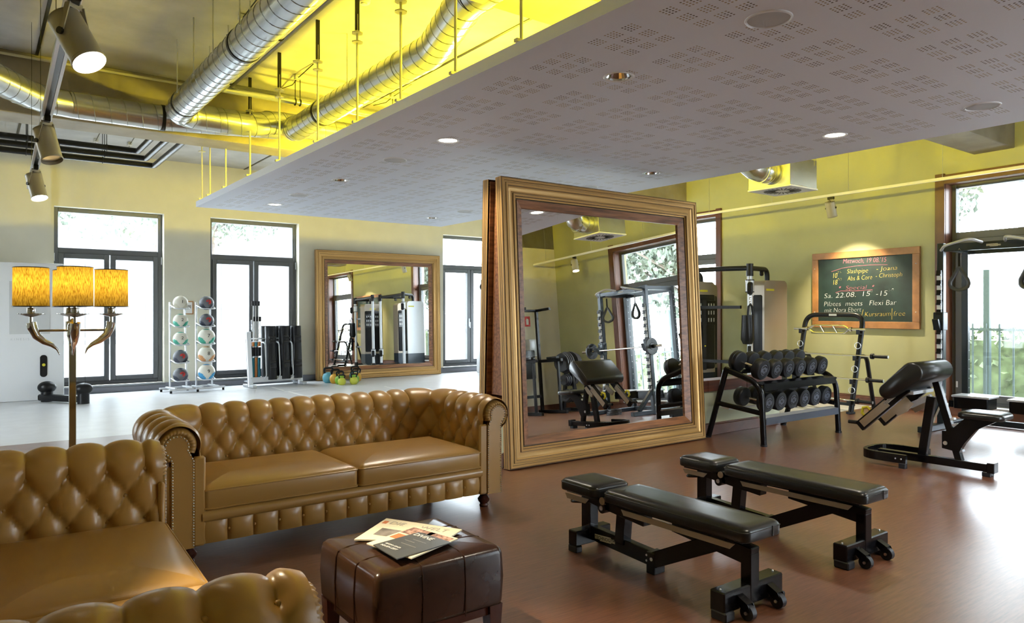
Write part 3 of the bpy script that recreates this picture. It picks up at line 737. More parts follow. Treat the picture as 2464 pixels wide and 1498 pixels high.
# ================================================================== floor lamp with four shades
DZL = -.04
fl = thing('floor_lamp', 'chrome floor lamp with four lit amber drum shades on horn arms', 'lamp', (.545, 5.84, 0))
def shade_mat():
    m = bpy.data.materials.new('amber_shade_fabric'); m.use_nodes = True; t = m.node_tree; t.nodes.clear()
    tc = nd(t, 'ShaderNodeTexCoord', -900); mp = nd(t, 'ShaderNodeMapping', -700); mp.inputs['Scale'].default_value = (60, 60, 9); n = nd(t, 'ShaderNodeTexNoise', -500); n.inputs['Scale'].default_value = 4; n.inputs['Detail'].default_value = 4
    r = nd(t, 'ShaderNodeValToRGB', -300); r.color_ramp.elements[0].position = .35; r.color_ramp.elements[0].color = (.30, .17, .012, 1); r.color_ramp.elements[1].position = .62; r.color_ramp.elements[1].color = (.86, .62, .10, 1)
    a = nd(t, 'ShaderNodeBsdfTranslucent', 0, 100); d = nd(t, 'ShaderNodeBsdfDiffuse', 0, -100); d.inputs[0].default_value = (.10, .075, .04, 1); mx = nd(t, 'ShaderNodeMixShader', 200); mx.inputs[0].default_value = .45; o = nd(t, 'ShaderNodeOutputMaterial', 400)
    t.links.new(tc.outputs['Object'], mp.inputs[0]); t.links.new(mp.outputs[0], n.inputs['Vector']); t.links.new(n.outputs['Fac'], r.inputs[0]); t.links.new(r.outputs[0], a.inputs[0])
    t.links.new(a.outputs[0], mx.inputs[1]); t.links.new(d.outputs[0], mx.inputs[2]); t.links.new(mx.outputs[0], o.inputs[0]); return m
M_shade = shade_mat(); M_crys = mat('clear_crystal', (.9, .92, .9), .05); M_crys.node_tree.nodes['Principled BSDF'].inputs['Transmission Weight'].default_value = .8
MB().box((0, 0, .02), (.34, .34, .04), bev=.006).build('base', M_chrome2, fl, smooth=None)
MB().box((0, 0, .68), (.042, .042, 1.28), bev=.003).build('pole', M_chrome2, fl, smooth=None)
b = MB(); b.sphere((0, 0, 1.36), .035, 14); b.lathe([(.02, 1.3), (.035, 1.33), (.03, 1.4), (.012, 1.44), (0, 1.45)]); b.build('hub', M_chrome2, fl)
for k in range(4):
    a = math.atan2(5.84, .545) - R(90) + R(4 + 90 * k); d = Vector((math.cos(a), math.sin(a), 0)); c = d * .238
    ar = MB().cyl((0, 0, 1.365), c * .92 + Vector((0, 0, 1.365)), .008, n=10).build('arm', M_chrome2, fl)
    hp = [c + Vector((0, 0, 1.42)), c + Vector((0, 0, 1.38)) - d * .008, c + Vector((0, 0, 1.33)) - d * .03, c + Vector((0, 0, 1.29)) - d * .075, c + Vector((0, 0, 1.265)) - d * .12, c + Vector((0, 0, 1.235)) - d * .15, c + Vector((0, 0, 1.195)) - d * .163]
    MB().tube(hp, [.031, .031, .027, .021, .014, .008, .002], n=14).build('horn', M_chrome, ar)
    b = MB(); b.cyl(c + Vector((0, 0, 1.42)), c + Vector((0, 0, 1.475)), .011, n=10); b.lathe([(.012, 1.475), (.024, 1.48), (.026, 1.50), (.024, 1.52), (0, 1.52)], c, 14); b.cyl(c + Vector((0, 0, 1.52)), c + Vector((0, 0, 1.56)), .013, n=10); b.build('candle_stem', M_chrome2, ar)
    MB().lathe([(.012, 1.458), (.05, 1.468), (.083, 1.478), (.083, 1.482), (.05, 1.482), (.012, 1.476)], c, 20).build('drip_dish', M_crys, ar)
    sh = MB(); sh.lathe([(.106, 1.53), (.104, 1.79)], c, 40); so = sh.build('lamp_shade', M_shade, fl, smooth=60)
    for z, r_ in ((1.53, .107), (1.79, .105)): MB().tube([(c.x + r_ * math.cos(q), c.y + r_ * math.sin(q), z) for q in (6.2832 * i / 40 for i in range(40))], .003, n=6, closed=True).build('shade_rim', M_bsat, so)
    MB().sphere((c.x, c.y, 1.63), .028, 12, (1, 1, 1.4)).build('bulb', emit('warm_bulb', (1, .75, .35), 6), fl)
    lp = lamp('bulb_light', 'POINT', (fl.location.x + c.x, fl.location.y + c.y, 1.66), 1.3, (1, .72, .3), size=.03)

fl.location.z = -.0
for c_ in [q for q in bpy.data.objects if q.parent == fl and q.name.split('.')[0] in ('hub', 'arm', 'lamp_shade', 'bulb')]: c_.location.z -= .045
# ================================================================== ventilation ducts
DR, DZ = .145, 3.72
vd = thing('ventilation_duct', 'round spiral steel ducts with elbows hanging under the concrete', 'duct', (0, 0, 0))
def duct(pts, nm='duct_section', r=DR, seams=True, m=None):
    o = MB().tube(pts, r, n=28).build(nm, m or M_duct, vd, smooth=40)
    P = [Vector(p) for p in pts]; L = sum((c - a).length for a, c in zip(P, P[1:]))
    if seams:                                       # spiral lock seam as a thin raised helix
        acc = 0; hel = []; turns = max(1, L / .16); N = int(turns * 20)
        cum = [0]
        for a, c in zip(P, P[1:]): cum.append(cum[-1] + (c - a).length)
        ref = None
        for k in range(N + 1):
            s = L * k / N; i = max(j for j in range(len(cum)) if cum[j] <= s + 1e-6); i = min(i, len(P) - 2)
            t = (P[i + 1] - P[i]).normalized(); p = P[i] + t * (s - cum[i])
            ref = Vector((0, 0, 1)); x = (ref - t * ref.dot(t)).normalized(); y = t.cross(x); a = 2 * math.pi * turns * k / N
            hel.append(p + (x * math.cos(a) + y * math.sin(a)) * (r + .0005))
        MB().tube(hel, .0035, n=4, caps=False).build('spiral_seam', mat('seam_shadow', (.25, .26, .26), .4, .8), o)
    return o
def band(p, d, r=DR + .006, m=None):
    p, d = Vector(p), Vector(d).normalized()
    MB().cyl(p - d * .018, p + d * .018, r, n=28).build('coupling_band', m or M_bsat, vd)
AX0, AZ = 1.85, DZ
duct([(AX0, -1.4, AZ), (AX0, 6.3, AZ)]); duct([(AX0, 6.34, AZ), (AX0, 8.45, AZ)])
band((AX0, 6.32, AZ), (0, 1, 0)); band((AX0, 8.47, AZ), (0, 1, 0)); band((AX0, 3.2, AZ), (0, 1, 0))
duct([(AX0, 8.49, AZ), (AX0, 8.72, AZ)] + [(AX0 + .26 - .26 * math.cos(R(a)), 8.72 + .26 * math.sin(R(a)), AZ) for a in range(10, 91, 10)] + [(AX0 + .5, 8.98, AZ)], 'elbow')
duct([(AX0 + .5, 8.98, AZ), (AX0 + .75, 8.98, AZ), (AX0 + .95, 9.03, AZ + .03), (AX0 + 1.12, 9.12, AZ + .10), (AX0 + 1.3, 9.16, AZ + .12)], 'offset_bend')
duct([(AX0 + 1.3, 9.16, AZ + .12), (8.0, 9.16, AZ + .12)])
duct([(-2.5, 4.6, AZ), (.1, 8.55, AZ), (.45, 9.08, AZ), (.62, 9.22, AZ), (.85, 9.27, AZ)], 'elbow')
duct([(.85, 9.27, AZ - .0), (1.75, 9.27, AZ)]); band((1.77, 9.27, AZ), (1, 0, 0)); duct([(1.79, 9.27, AZ), (3.1, 9.22, AZ + .08)])
# second long run over the suspended ceiling, jogging left towards the camera
CXX = 3.2
duct([(CXX, 8.75, DZ - .02), (CXX, 7.95, DZ)]); band((CXX, 7.93, DZ), (0, 1, 0)); duct([(CXX, 7.91, DZ), (CXX, 6.02, DZ)]); band((CXX, 6.0, DZ), (0, 1, 0), m=M_duct)
duct([(CXX, 5.98, DZ), (CXX, 5.5, DZ), (CXX - .04, 5.3, DZ + .01), (CXX - .28, 4.5, DZ + .02), (CXX - .3, 4.35, DZ + .02)], 'offset_bend'); duct([(CXX - .3, 4.35, DZ + .02), (CXX - .3, -1.3, DZ + .02)])
duct([(CXX, 8.75, DZ - .02), (CXX + .02, 8.95, DZ + .02), (CXX + .08, 9.08, DZ + .08), (CXX + .2, 9.16, DZ + .12)], 'elbow')
hk = None
for y in (2.6, 4.3, 5.2, 5.9, 6.7, 7.4, 8.1):
    for x in (AX0 - .16, AX0 + .16):
        c = (x, y, AZ)
        if hk is None: hk = MB().tube([(0, 0, 0), (0, 0, .12), (.0, 0, CH - AZ)], .006, n=6).build('duct_hanger', M_steel, vd); hk.location = c
        else: dup(hk, c, parent=vd)
for y in (2.8, 4.9, 6.9): dup(hk, (CXX - .16, y, AZ), parent=vd)
# ------------------------------------------------------------------ sprinkler pipe, conduits and cable pipes
def pipe(name, label, pts, r, m, rr=.1, clamps=()):
    o = thing(name, label, 'pipe'); MB().tube(rpath(pts, rr, 4), r, n=10).build('pipe_run', m, o)
    for c in clamps:
        q = MB(); q.tube([(c[0] + (r + .006) * math.cos(a), c[1], c[2] + (r + .006) * math.sin(a)) for a in (6.2832 * k / 12 for k in range(12))], .007, n=5, closed=True) if c[3] else q.tube([(c[0], c[1] + (r + .006) * math.cos(a), c[2] + (r + .006) * math.sin(a)) for a in (6.2832 * k / 12 for k in range(12))], .007, n=5, closed=True)
        q.cyl((c[0], c[1], c[2] + r), (c[0], c[1], CH - .004), .005, n=6); q.build('clamp', M_bsat, o)
    return o
pipe('sprinkler_pipe', 'steel sprinkler pipe running beside the first duct then along the beam', [(2.25, -1.4, 3.97), (2.25, 8.55, 3.97), (8.6, 8.55, 3.97)], .032, M_steel, .06, [(2.25, y, 3.97, 1) for y in (2.4, 4.6, 6.6, 8.2)] + [(x, 8.55, 3.97, 0) for x in (3.1, 3.16, 4.4)])
pipe('sprinkler_pipe', 'dark grey pipe running just behind the steel sprinkler pipe', [(2.4, -1.4, 4.08), (2.4, 8.75, 4.08), (8.6, 8.75, 4.08)], .03, mat('grey_pipe', (.13, .13, .12), .5), .06)
pipe('conduit', 'thin pale conduit along the slab in front of the concrete beam', [(-2.96, 9.42, 4.2), (11, 9.42, 4.2)], .016, M_yelrod, .02)
for i, (du, dy, l) in enumerate(((333, 0, 'front'), (343, .22, 'middle'), (352, .44, 'rear'))):
    y = 12.55 + dy; z = 3.95 - .06 * i; xr = [2.05, 2.2, 2.36][i]
    pipe('insulated_pipe', 'black insulated pipe under the slab behind the beam, the %s one of three' % l, [(-2.96, y, z), (xr, y, z), (xr, 10.05, z)], .045, M_bsat, .05, [(.62, y, z, 0), (1.62, y, z, 0)])
# smoke detector on the slab
sd = thing('smoke_detector', 'round white smoke detector on the yellow-lit slab above the ducts', 'smoke detector', G(876, 8, 4.2)); sd.location.z = CH - .07
MB().lathe([(0, 0), (.05, 0), (.055, .01), (.055, .03), (.06, .035), (.06, .069), (0, .069)], n=24).build('housing', M_white, sd)
MB().cyl((0, 0, -.012), (0, 0, .0), .03, n=16).build('sensor_head', M_silver, sd)
jb = None
for i, (u, v) in enumerate(((583, 42), (642, 44), (716, 186), (945, 231), (122, 325), (230, 338), (312, 346))):
    p = G(u, v, CH - .03); l_ = 'small grey cable clip box on the slab, ' + ('near the top of the first duct', 'beside the first duct', 'between the two ducts', 'past the second duct', 'by the middle spot', 'over the black pipes', 'by the bend of the black pipes')[i]
    o = thing('cable_box', l_, 'cable box', p, 0, 'cable clip boxes on the slab')
    MB().box((0, 0, 0), (.07, .07, .05), bev=.006).build('box', M_silver, o, smooth=None); MB().tube([(0, -.5, .022), (0, -.2, .0), (0, 0, -.01), (.03, .25, -.02), (.02, .6, .02)], .006, n=6).build('cable', M_bsat, o)
# ================================================================== spot lights on tracks
M_spot = mat('spot_housing', (.40, .37, .28), .4, .1)
def spot(root_loc, top, d, label, r=.062, L=.22, on=True, power=60, track=None, ang=50):
    """cylinder spot hanging from 'top' (on the track); d = aiming direction"""
    o = thing('spot_light', label, 'spot light', top); d = Vector(d).normalized()
    piv = Vector((0, 0, -.17)); a = piv - d * L * .42; e = piv + d * L * .58
    b = MB(); b.cyl(a, e, r, n=28, caps=False); b.cyl(a, a + d * .01, r, n=28); b.cyl(e - d * .03, e - d * .026, r * .98, n=28, caps=False); b.build('housing', M_spot, o)
    MB().cyl(e - d * .03, e - d * .022, r * .97, n=28).build('lamp_face', M_bright if on else M_steel, o)
    MB().lathe([(r, 0), (r + .003, .004), (r + .003, .012), (r, .016)], e - d * .016, 28, d.to_track_quat('Z', 'Y').to_euler()).build('front_ring', M_spot, o)
    side = d.cross(Vector((0, 0, 1))); side = side.normalized() if side.length > .05 else Vector((1, 0, 0))
    y = MB()
    for s in (-1, 1): y.bar(piv + side * s * (r + .006), Vector((0, 0, -.045)) + side * s * (r * .55), .024, .005)
    y.bar(Vector((0, 0, -.045)) - side * r * .6, Vector((0, 0, -.045)) + side * r * .6, .005, .024); y.build('yoke', M_spot, o, smooth=None)
    k = MB()
    for s in (-1, 1): k.cyl(piv + side * s * (r + .004), piv + side * s * (r + .014), .014, n=14)
    k.build('pivot_knob', M_bsat, o)
    MB().box((0, 0, -.022), (.035, .10, .04), bev=.004).build('track_adapter', M_bsat, o, smooth=None)
    MB().tube([(0, .03, -.04), (side.x * .05 - d.x * .08, side.y * .05 - d.y * .08 + .03, -.08), tuple(a + Vector((0, 0, .01)))], .004, n=6).build('cable', M_bsat, o)
    if on:
        p = Vector(top) + e + d * .015
        lamp('spot_lamp', 'SPOT', p, power, (1, .83, .56), d.to_track_quat('-Z', 'Y').to_euler(), size=.04, spot=ang, blend=.7)
    return o
# left hanging track (points read off the photograph at 2.72 m)
TA, TB = Vector((.24, .2, 2.72)), Vector((.46, 8.9, 2.72))
tr = thing('lighting_track', 'long black and silver lighting track hanging over the sofas', 'lighting track')
td = (TB - TA).normalized()
sd_ = Vector((td.y, -td.x, 0))
for s in (-1, 1): MB().bar(TA + sd_ * s * .022, TB + sd_ * s * .022, .016, .036).build('silver_rail', M_silver, tr, smooth=None)
MB().bar(TA, TB, .026, .03).build('conductor_rail', M_bsat, tr, smooth=None)
for k in (.05, .28, .5, .72, .95):
    p = TA + (TB - TA) * k; MB().cyl(p, (p.x, p.y, CH), .002, n=5).build('suspension_wire', M_bsat, tr)
def on_track(y): return TA + (TB - TA) * ((y - TA.y) / (TB.y - TA.y)) + Vector((0, 0, -.018))
dirS = RT * .46 + FW * -.30 + Vector((0, 0, -.82))
for y, on, l in ((3.32, True, 'lit cream cylinder spot on the hanging track, nearest the camera'), (5.5, False, 'cream cylinder spot in the middle of the hanging track, its lamp dim'), (7.4, True, 'lit cream cylinder spot at the far end of the hanging track')):
    spot(None, on_track(y), RT * (.5 if y < 5 else .3) + FW * (-.12) + Vector((0, 0, -.80)), l, on=on, power=420)
# track along the green wall
RA, RB = RW(-1.5, .75, 3.2), RW(10.5, .75, 3.2)
t2 = thing('lighting_track', 'slim white lighting track hanging along the green wall', 'lighting track')
MB().bar(RA, RB, .035, .04, bev=.003).build('rail', M_white, t2, smooth=None)
for k in range(9):
    p = RA + (RB - RA) * (k + .3) / 9; q = MB(); q.cyl(p, (p.x, p.y, CH), .003, n=5); q.cyl(p, p + Vector((0, 0, .03)), .014, .004, n=8); q.build('suspension_wire', M_steel, t2)
for s, l in ((5.85, 'white cylinder spot on the wall track above the chalkboard'), (-.25, 'white cylinder spot by the corner, lit, seen in the standing mirror'), (9.3, 'white cylinder spot on the wall track by the cable station')):
    p = RW(s, .75, 3.18); dd = Vector((.36, 0, -1)) if s > 0 else Vector((-.1, .25, -1)); spot(None, p, dd, l, r=.07, L=.24, power=240 if s > 5 and s < 7 else 80, ang=92)
# ================================================================== recessed downlights and ceiling speakers
def downlight(x, y, on, label):
    o = thing('downlight', label, 'downlight', (x, y, PZ))
    MB().lathe([(.082, -.001), (.098, -.006), (.104, -.001), (.104, .001), (.082, .001)], n=32).build('trim_ring', M_white, o)
    MB().lathe([(.083, 0), (.08, .012), (.06, .05)], n=24).build('reflector', M_chrome, o, smooth=10)
    MB().lathe([(.0, -.001), (.07, -.0005), (.082, .003)] if on else [(.0, .05), (.06, .05)], n=24).build('lamp_disc', M_bright if on else M_bsat, o)
    if on: lamp('downlight_lamp', 'SPOT', (x, y, PZ - .03), 110, (1, .9, .72), size=.07, spot=110, blend=.6)
DL = [(3.42, 3.42, 0, 'unlit chrome downlight in the left row, nearest the camera'), (3.45, 5.62, 1, 'glowing downlight in the left row above the sofa'), (3.47, 8.07, 0, 'unlit downlight in the left row, third from the camera'), (3.5, 10.48, 1, 'small glowing downlight at the far end of the left row'),
      (6.08, 3.42, 1, 'glowing downlight in the right row near the panel edge'), (6.09, 5.58, 0, 'unlit chrome downlight above the standing mirror'), (6.09, 10.42, 0, 'unlit downlight at the far end of the right row'), (3.4, 1.1, 1, 'downlight in the left row over the camera'), (6.08, 1.1, 1, 'downlight in the right row beside the camera')]
for a in DL: downlight(*a[:2], bool(a[2]), a[3])
SPK = [(3.38, 2.27, 'largest round ceiling speaker, near the top edge'), (6.11, 2.27, 'round ceiling speaker near the right edge of the panel'), (3.45, 6.65, 'round ceiling speaker beyond the glowing left-row downlight'), (3.47, 9.43, 'round ceiling speaker near the far left end of the panel'), (6.13, 6.66, 'round ceiling speaker just above the top of the standing mirror'), (6.09, 9.43, 'round ceiling speaker far off in the right row')]
for x, y, l in SPK:
    o = thing('ceiling_speaker', l, 'speaker', (x, y, PZ))
    MB().lathe([(.108, -.001), (.112, -.009), (.12, -.006), (.123, -.001), (.123, .001), (.108, .001)], n=36).build('rim', M_white, o)
    MB().lathe([(.109, -.003), (.06, -.006), (0, -.007)], n=36).build('grille', mat('speaker_grille', (.5, .51, .52), .6), o)
# ================================================================== square air diffusers with duct elbows
def diffuser(x, y, label):
    o = thing('air_diffuser', label, 'air vent', (x, y, 3.02)); S = .30
    MB().box((0, 0, .19), (2 * S, 2 * S, .36), bev=.004).build('plenum_box', M_duct, o, smooth=None)
    MB().box((0, 0, .0), (2 * S + .02, 2 * S + .02, .02), bev=.004).build('face_plate', M_white, o, smooth=None)
    v = None
    for k in range(24):
        a = 6.2832 * k / 24
        if v is None: v = MB().box((.16, 0, -.0115), (.14, .013, .004)).build('slot', M_bsat, o, smooth=None)
        else: c = dup(v, parent=o); c.rotation_euler = (0, 0, a)
    MB().tube([(-S, 0, .2), (-S - .12, 0, .2), (-S - .25, .03, .23), (-S - .36, .1, .33), (-S - .42, .14, .48), (-S - .44, .15, CH - 3.04)], .15, n=24).build('duct_elbow', M_duct, o)
    for q in (.06, .2): MB().tube([(-S - q, .156 * math.cos(a), .2 + .156 * math.sin(a)) for a in (6.2832 * k / 24 for k in range(24))], .007, n=5, closed=True).build('duct_bead', M_steel, o)
    for sx, sy in ((1, 1), (1, -1), (-1, -1), (-1, 1)): MB().cyl((sx * .26, sy * .31, .3), (sx * .26, sy * .31, CH - 3.02), .004, n=5).build('hanger_wire', M_steel, o)
diffuser(8.42, 5.45, 'square metal air diffuser box hanging before the green wall')
diffuser(8.3, 2.3, 'square metal air diffuser box seen in the standing mirror')
# ================================================================== adjustable flat benches
M_champ = mat('champagne_strip', (.40, .33, .24), .35, .6)
def flat_bench(label):
    """local: wheel end at y=0, head end at y=1.3"""
    o = thing('gym_bench', label, 'bench')
    b = MB(); b.bar((-.235, .07, .085), (.235, .07, .085), .085, .10, bev=.006); b.build('wheel_foot', M_black, o, smooth=None)
    for sx in (-1, 1):
        MB().box((sx * .205, .06, .022), (.07, .09, .044), bev=.006).build('foot_cap', M_rub, o, smooth=None)
        br = MB(); 
        for d in (-.021, .021): br.prism([(-.02, .0), (.06, -.035), (.075, -.062), (.05, -.08), (.02, -.06), (-.03, -.02)], .004, Matrix.Translation((sx * .12 + d, .03, .115)) @ Matrix(((0, 0, 1, 0), (-1, 0, 0, 0), (0, 1, 0, 0), (0, 0, 0, 1))))
        br.bar((sx * .12, .055, .118), (sx * .12, -.03, .078), .045, .006); bo = br.build('wheel_bracket', M_black, o, smooth=None)
        MB().cyl((sx * .12 - .016, -.022, .037), (sx * .12 + .016, -.022, .037), .036, n=24).build('wheel', M_rub, o)
        MB().cyl((sx * .12 - .026, -.022, .037), (sx * .12 + .026, -.022, .037), .008, n=10).build('axle', M_steel, o)
        MB().sphere((sx * .21, .07, .137), .006, 8).build('screw', M_steel, o)
    b = MB(); b.bar((0, .055, .05), (0, .055, .28), .07, .06, bev=.004); b.build('wheel_post', M_black, o, smooth=None)
    MB().bar((0, .028, .262), (0, .52, .315), .07, .09, bev=.004).build('support_beam', M_black, o, smooth=None)
    MB().bar((0, .66, .075), (0, .17, .315), .08, .085, bev=.004).build('adjusting_strut', M_black, o, smooth=None)
    MB().box((0, .665, .06), (.09, .06, .12), bev=.004).build('hinge_block', M_black, o, smooth=None)
    for y, z in ((.655, .085), (.69, .10), (.69, .07)): MB().cyl((-.048, y, z), (.048, y, z), .01 if y < .66 else .006, n=10).build('bolt', M_steel, o)
    MB().bar((0, 1.2, .105), (0, .64, .075), .05, .085, bev=.004).build('base_tube', M_black, o, smooth=None)
    b = MB(); b.bar((-.145, 1.2, .085), (.145, 1.2, .085), .07, .09, bev=.005); b.build('head_foot', M_black, o, smooth=None)
    for sx in (-1, 1): MB().box((sx * .12, 1.2, .02), (.05, .075, .04), bev=.005).build('foot_cap', M_rub, o, smooth=None)
    MB().bar((0, 1.2, .1), (0, 1.2, .345), .07, .08, bev=.004).build('head_post', M_black, o, smooth=None)
    MB().bar((0, .92, .1), (0, .9, .31), .07, .07, bev=.004).build('middle_post', M_black, o, smooth=None)
    MB().bar((0, 1.2, .33), (0, .72, .285), .075, .08, bev=.004).build('under_beam', M_black, o, smooth=None)
    MB().cyl((-.055, 1.04, .285), (.055, 1.04, .285), .032, n=20).build('pivot', M_black, o)
    for sx in (-1, 1): MB().cyl((sx * .055, 1.04, .285), (sx * .06, 1.04, .285), .014, n=12).build('bolt', M_steel, o)
    MB().cyl((-.1, .985, .345), (.1, .985, .345), .024, n=18).build('pivot_roller', M_black, o)
    for sx in (-1, 1): MB().cyl((sx * .1, .985, .345), (sx * .105, .985, .345), .022, n=16).build('roller_cap', M_champ, o)
    MB().tube(rpath([(-.04, 1.22, .285), (-.06, 1.32, .27), (.06, 1.32, .27), (.04, 1.22, .285)], .04, 5), .011, n=8).build('carry_handle', M_black, o)
    for nm, y0, y1 in (('back_pad', -.03, .94), ('seat_pad', 1.0, 1.32)):
        lv = [(.012, .358), (.003, .362), (0, .37), (0, .405), (.004, .416), (.014, .425), (.035, .431), (.07, .433)]
        p = MB(); p.pad(.30, y1 - y0, lv, .045, 6, (0, (y0 + y1) / 2, 0)); po = p.build(nm, M_bleather, o, smooth=60)
        MB().tube(rpath([(-.149, y0 + .001, .408), (.149, y0 + .001, .408), (.149, y1 - .001, .408), (-.149, y1 - .001, .408)], .045, 6, True), .0022, n=5, closed=True).build('seam', M_bleather, po)
        MB().box((0, (y0 + y1) / 2, .35), (.2, (y1 - y0) * .88, .02)).build('pad_frame', M_black, o, smooth=None)
        for sx in (-1, 1):
            a, c = y0 + .09, y1 - (.12 if nm == 'back_pad' else .02)
            b = MB(); b.prism([(a, .335), (a + .03, .305), (c - .02, .305), (c, .335)], .006, Matrix.Translation((sx * .112 - .003, 0, 0)) @ Matrix(((0, 0, 1, 0), (1, 0, 0, 0), (0, 1, 0, 0), (0, 0, 0, 1)))); b.build('side_strip', M_champ, o, smooth=None)
    MB().box((.06, -.031, .39), (.006, .004, .05)).build('pull_tab', M_bleather, o, smooth=None)
    badge(o, (-.0265, 1.04, .095), (-1, 0, 0), (0, .06, 1), .17)
    return o
be = flat_bench('black padded flat gym bench nearest the camera, with small wheels'); be.location = (3.04, 2.09, 0)
dup(be, (4.16, 2.11, 0), 0, 'black padded flat gym bench behind the front one, nearer the preacher bench')

# ================================================================== preacher curl bench
pr = thing('preacher_bench', 'black preacher curl bench with a rounded arm pad and a small seat', 'bench', (7.17, 2.58, 0), R(2))
MB().bar((0, 0, .075), (0, .98, .075), .07, .07, bev=.005).build('base_tube', M_black, pr, smooth=None)
MB().box((0, .04, .02), (.09, .07, .04), bev=.005).build('foot_cap', M_rub, pr, smooth=None)
MB().box((0, .005, .08), (.1, .06, .09), bev=.004).build('end_block', M_black, pr, smooth=None)
up = rpath([(-.25, .62, .085), (-.25, 1.06, .085), (.25, 1.06, .085), (.25, .62, .085)], .2, 8)
b = MB()
for a, c in zip(up, up[1:]): b.bar(a, c + (c - a).normalized() * .006, .035, .08)
b.build('curved_base', M_black, pr, smooth=None)
for sx in (-1, 1):
    MB().box((sx * .25, .65, .022), (.05, .06, .05), bev=.004).build('foot_cap', M_rub, pr, smooth=None)
    for y in (.66, .71): MB().sphere((sx * .27, y, .085), .008, 8).build('bolt', M_steel, pr)
MB().bar((0, .58, .09), (0, .50, .66), .055, .075, bev=.004).build('main_post', M_black, pr, smooth=None)
MB().bar((0, .26, .09), (0, .46, .80), .06, .06, bev=.004).build('seat_post', M_black, pr, smooth=None)
for k in range(4): MB().box((0, .255 + .024 * k, .19 + .085 * k if k < 2 else .42 + .05 * (k - 2)), (.05, .05, .022), (R(-15), 0, 0), bev=.003).build('height_step', M_silver, pr, smooth=None)
lv = [(.012, .505), (0, .515), (0, .54), (.005, .553), (.02, .562), (.06, .568)]
b = MB(); b.pad(.34, .36, lv, .07, 6, (0, .06, 0)); b.build('seat_pad', M_bleather, pr, smooth=60)
MB().prism([(.2, .505), (-.06, .505), (.12, .40), (.22, .26), (.26, .18), (.40, .2), (.40, .36), (.34, .36)], .07, Matrix.Translation((-.035, 0, 0)) @ Matrix(((0, 0, 1, 0), (1, 0, 0, 0), (0, 1, 0, 0), (0, 0, 0, 1)))).build('seat_arm', M_black, pr, smooth=None)
MB().cyl((-.045, .37, .25), (.045, .37, .25), .018, n=14).build('bolt', M_steel, pr)
# big rounded arm pad, sloping away from the seat
pm = Matrix.Translation((0, .64, .815)) @ Matrix.Rotation(R(-42), 4, 'X')
b = MB(pm); st = [(-.13 + .095 * math.cos(R(a)), -.01 + .095 * math.sin(R(a))) for a in range(90, 271, 15)] + [(.16 + .07 * math.cos(R(a)), -.0 + .07 * math.sin(R(a))) for a in range(-90, 91, 15)]
cap = [(x * .93 , z * .9) for x, z in st]
V = []
for xx, q in ((-.35, cap), (-.335, st), (.335, st), (.35, cap)): V.append([b._v((xx, y, z)) for y, z in q])
for A_, B_ in zip(V, V[1:]):
    for k in range(len(st)): b.bm.faces.new((A_[k], A_[(k + 1) % len(st)], B_[(k + 1) % len(st)], B_[k]))
b.bm.faces.new(V[0]); b.bm.faces.new(V[-1]); b.build('arm_pad', M_bleather, pr, smooth=50)
for sx in (-1, 1):
    ar = MB().bar((sx * .225, .63, .745), (sx * .225, 1.06, .335), .05, .10, bev=.004).build('bar_arm', M_black, pr, smooth=None)
    for q in (-1, 1): MB().bar((sx * .225 + q * .027, .79, .593), (sx * .225 + q * .027, 1.03, .364), .004, .07).build('side_plate', M_champ, ar, smooth=None)
    MB().prism([(.70, .62), (.84, .52), (.80, .47), (.72, .52), (.66, .60)], .02, Matrix.Translation((sx * .19 - .01, -.08, 0)) @ Matrix(((0, 0, 1, 0), (1, 0, 0, 0), (0, 1, 0, 0), (0, 0, 0, 1)))).build('bar_rest', M_champ, ar, smooth=None)
    MB().tube([(sx * .225, .96, .50), (sx * .225, .985, .53), (sx * .225, 1.03, .52), (sx * .225, 1.04, .47), (sx * .225, 1.01, .44)], .014, n=8).build('bar_hook', M_yellow, ar)
    MB().tube([(sx * .225, 1.04, .35), (sx * .225, 1.09, .37), (sx * .225, 1.17, .37)], .018, n=8).build('grip', M_rub, ar)
badge(pr, (-.2525, .76, .63), (-1, 0, 0), (0, .68, .72), .16)
MB().bar((-.22, .62, .70), (.22, .62, .70), .10, .03).build('pad_crossbar', M_silver, pr, smooth=None)
MB().bar((0, .50, .66), (0, .70, .55), .05, .05).build('brace', M_silver, pr, smooth=None)

# ================================================================== dumbbell rack
RKW = 1.50
dr = thing('dumbbell_rack', 'black two-tier tubular steel rack full of round dumbbells', 'rack', (6.81, 4.63, 0))
for x in (0, RKW):
    MB().tube(rpath([(x, 0, 0), (x, .035, .66), (x, .50, .80)], .16, 8), .032, n=14).build('side_frame', M_black, dr)
    MB().tube([(x, .735, 0), (x, .49, .79)], .032, n=14).build('rear_leg', M_black, dr)
    MB().tube([(x, .02, .35), (x, .61, .41)], .028, n=12).build('side_brace', M_black, dr)
    for y in (0, .735): MB().cyl((x, y, -.0), (x, y, .02), .036, n=14).build('foot_cap', M_rub, dr)
for z0, z1, y0, y1 in ((.665, .765, .07, .45), (.30, .36, .04, .50)):
    for y, z in ((y0, z0), (y1, z1)):
        MB().box((RKW / 2, y, z), (RKW, .10, .014), (R(14 if z0 > .5 else 8), 0, 0)).build('shelf_rail', M_silver if z0 < .5 else M_black, dr, smooth=None)
    MB().box((RKW / 2, y0 - .05, z0 - .035), (RKW - .05, .008, .075)).build('front_lip', mat('blue_grey_steel', (.10, .115, .15), .35, .4) if z0 < .5 else M_black, dr, smooth=None)
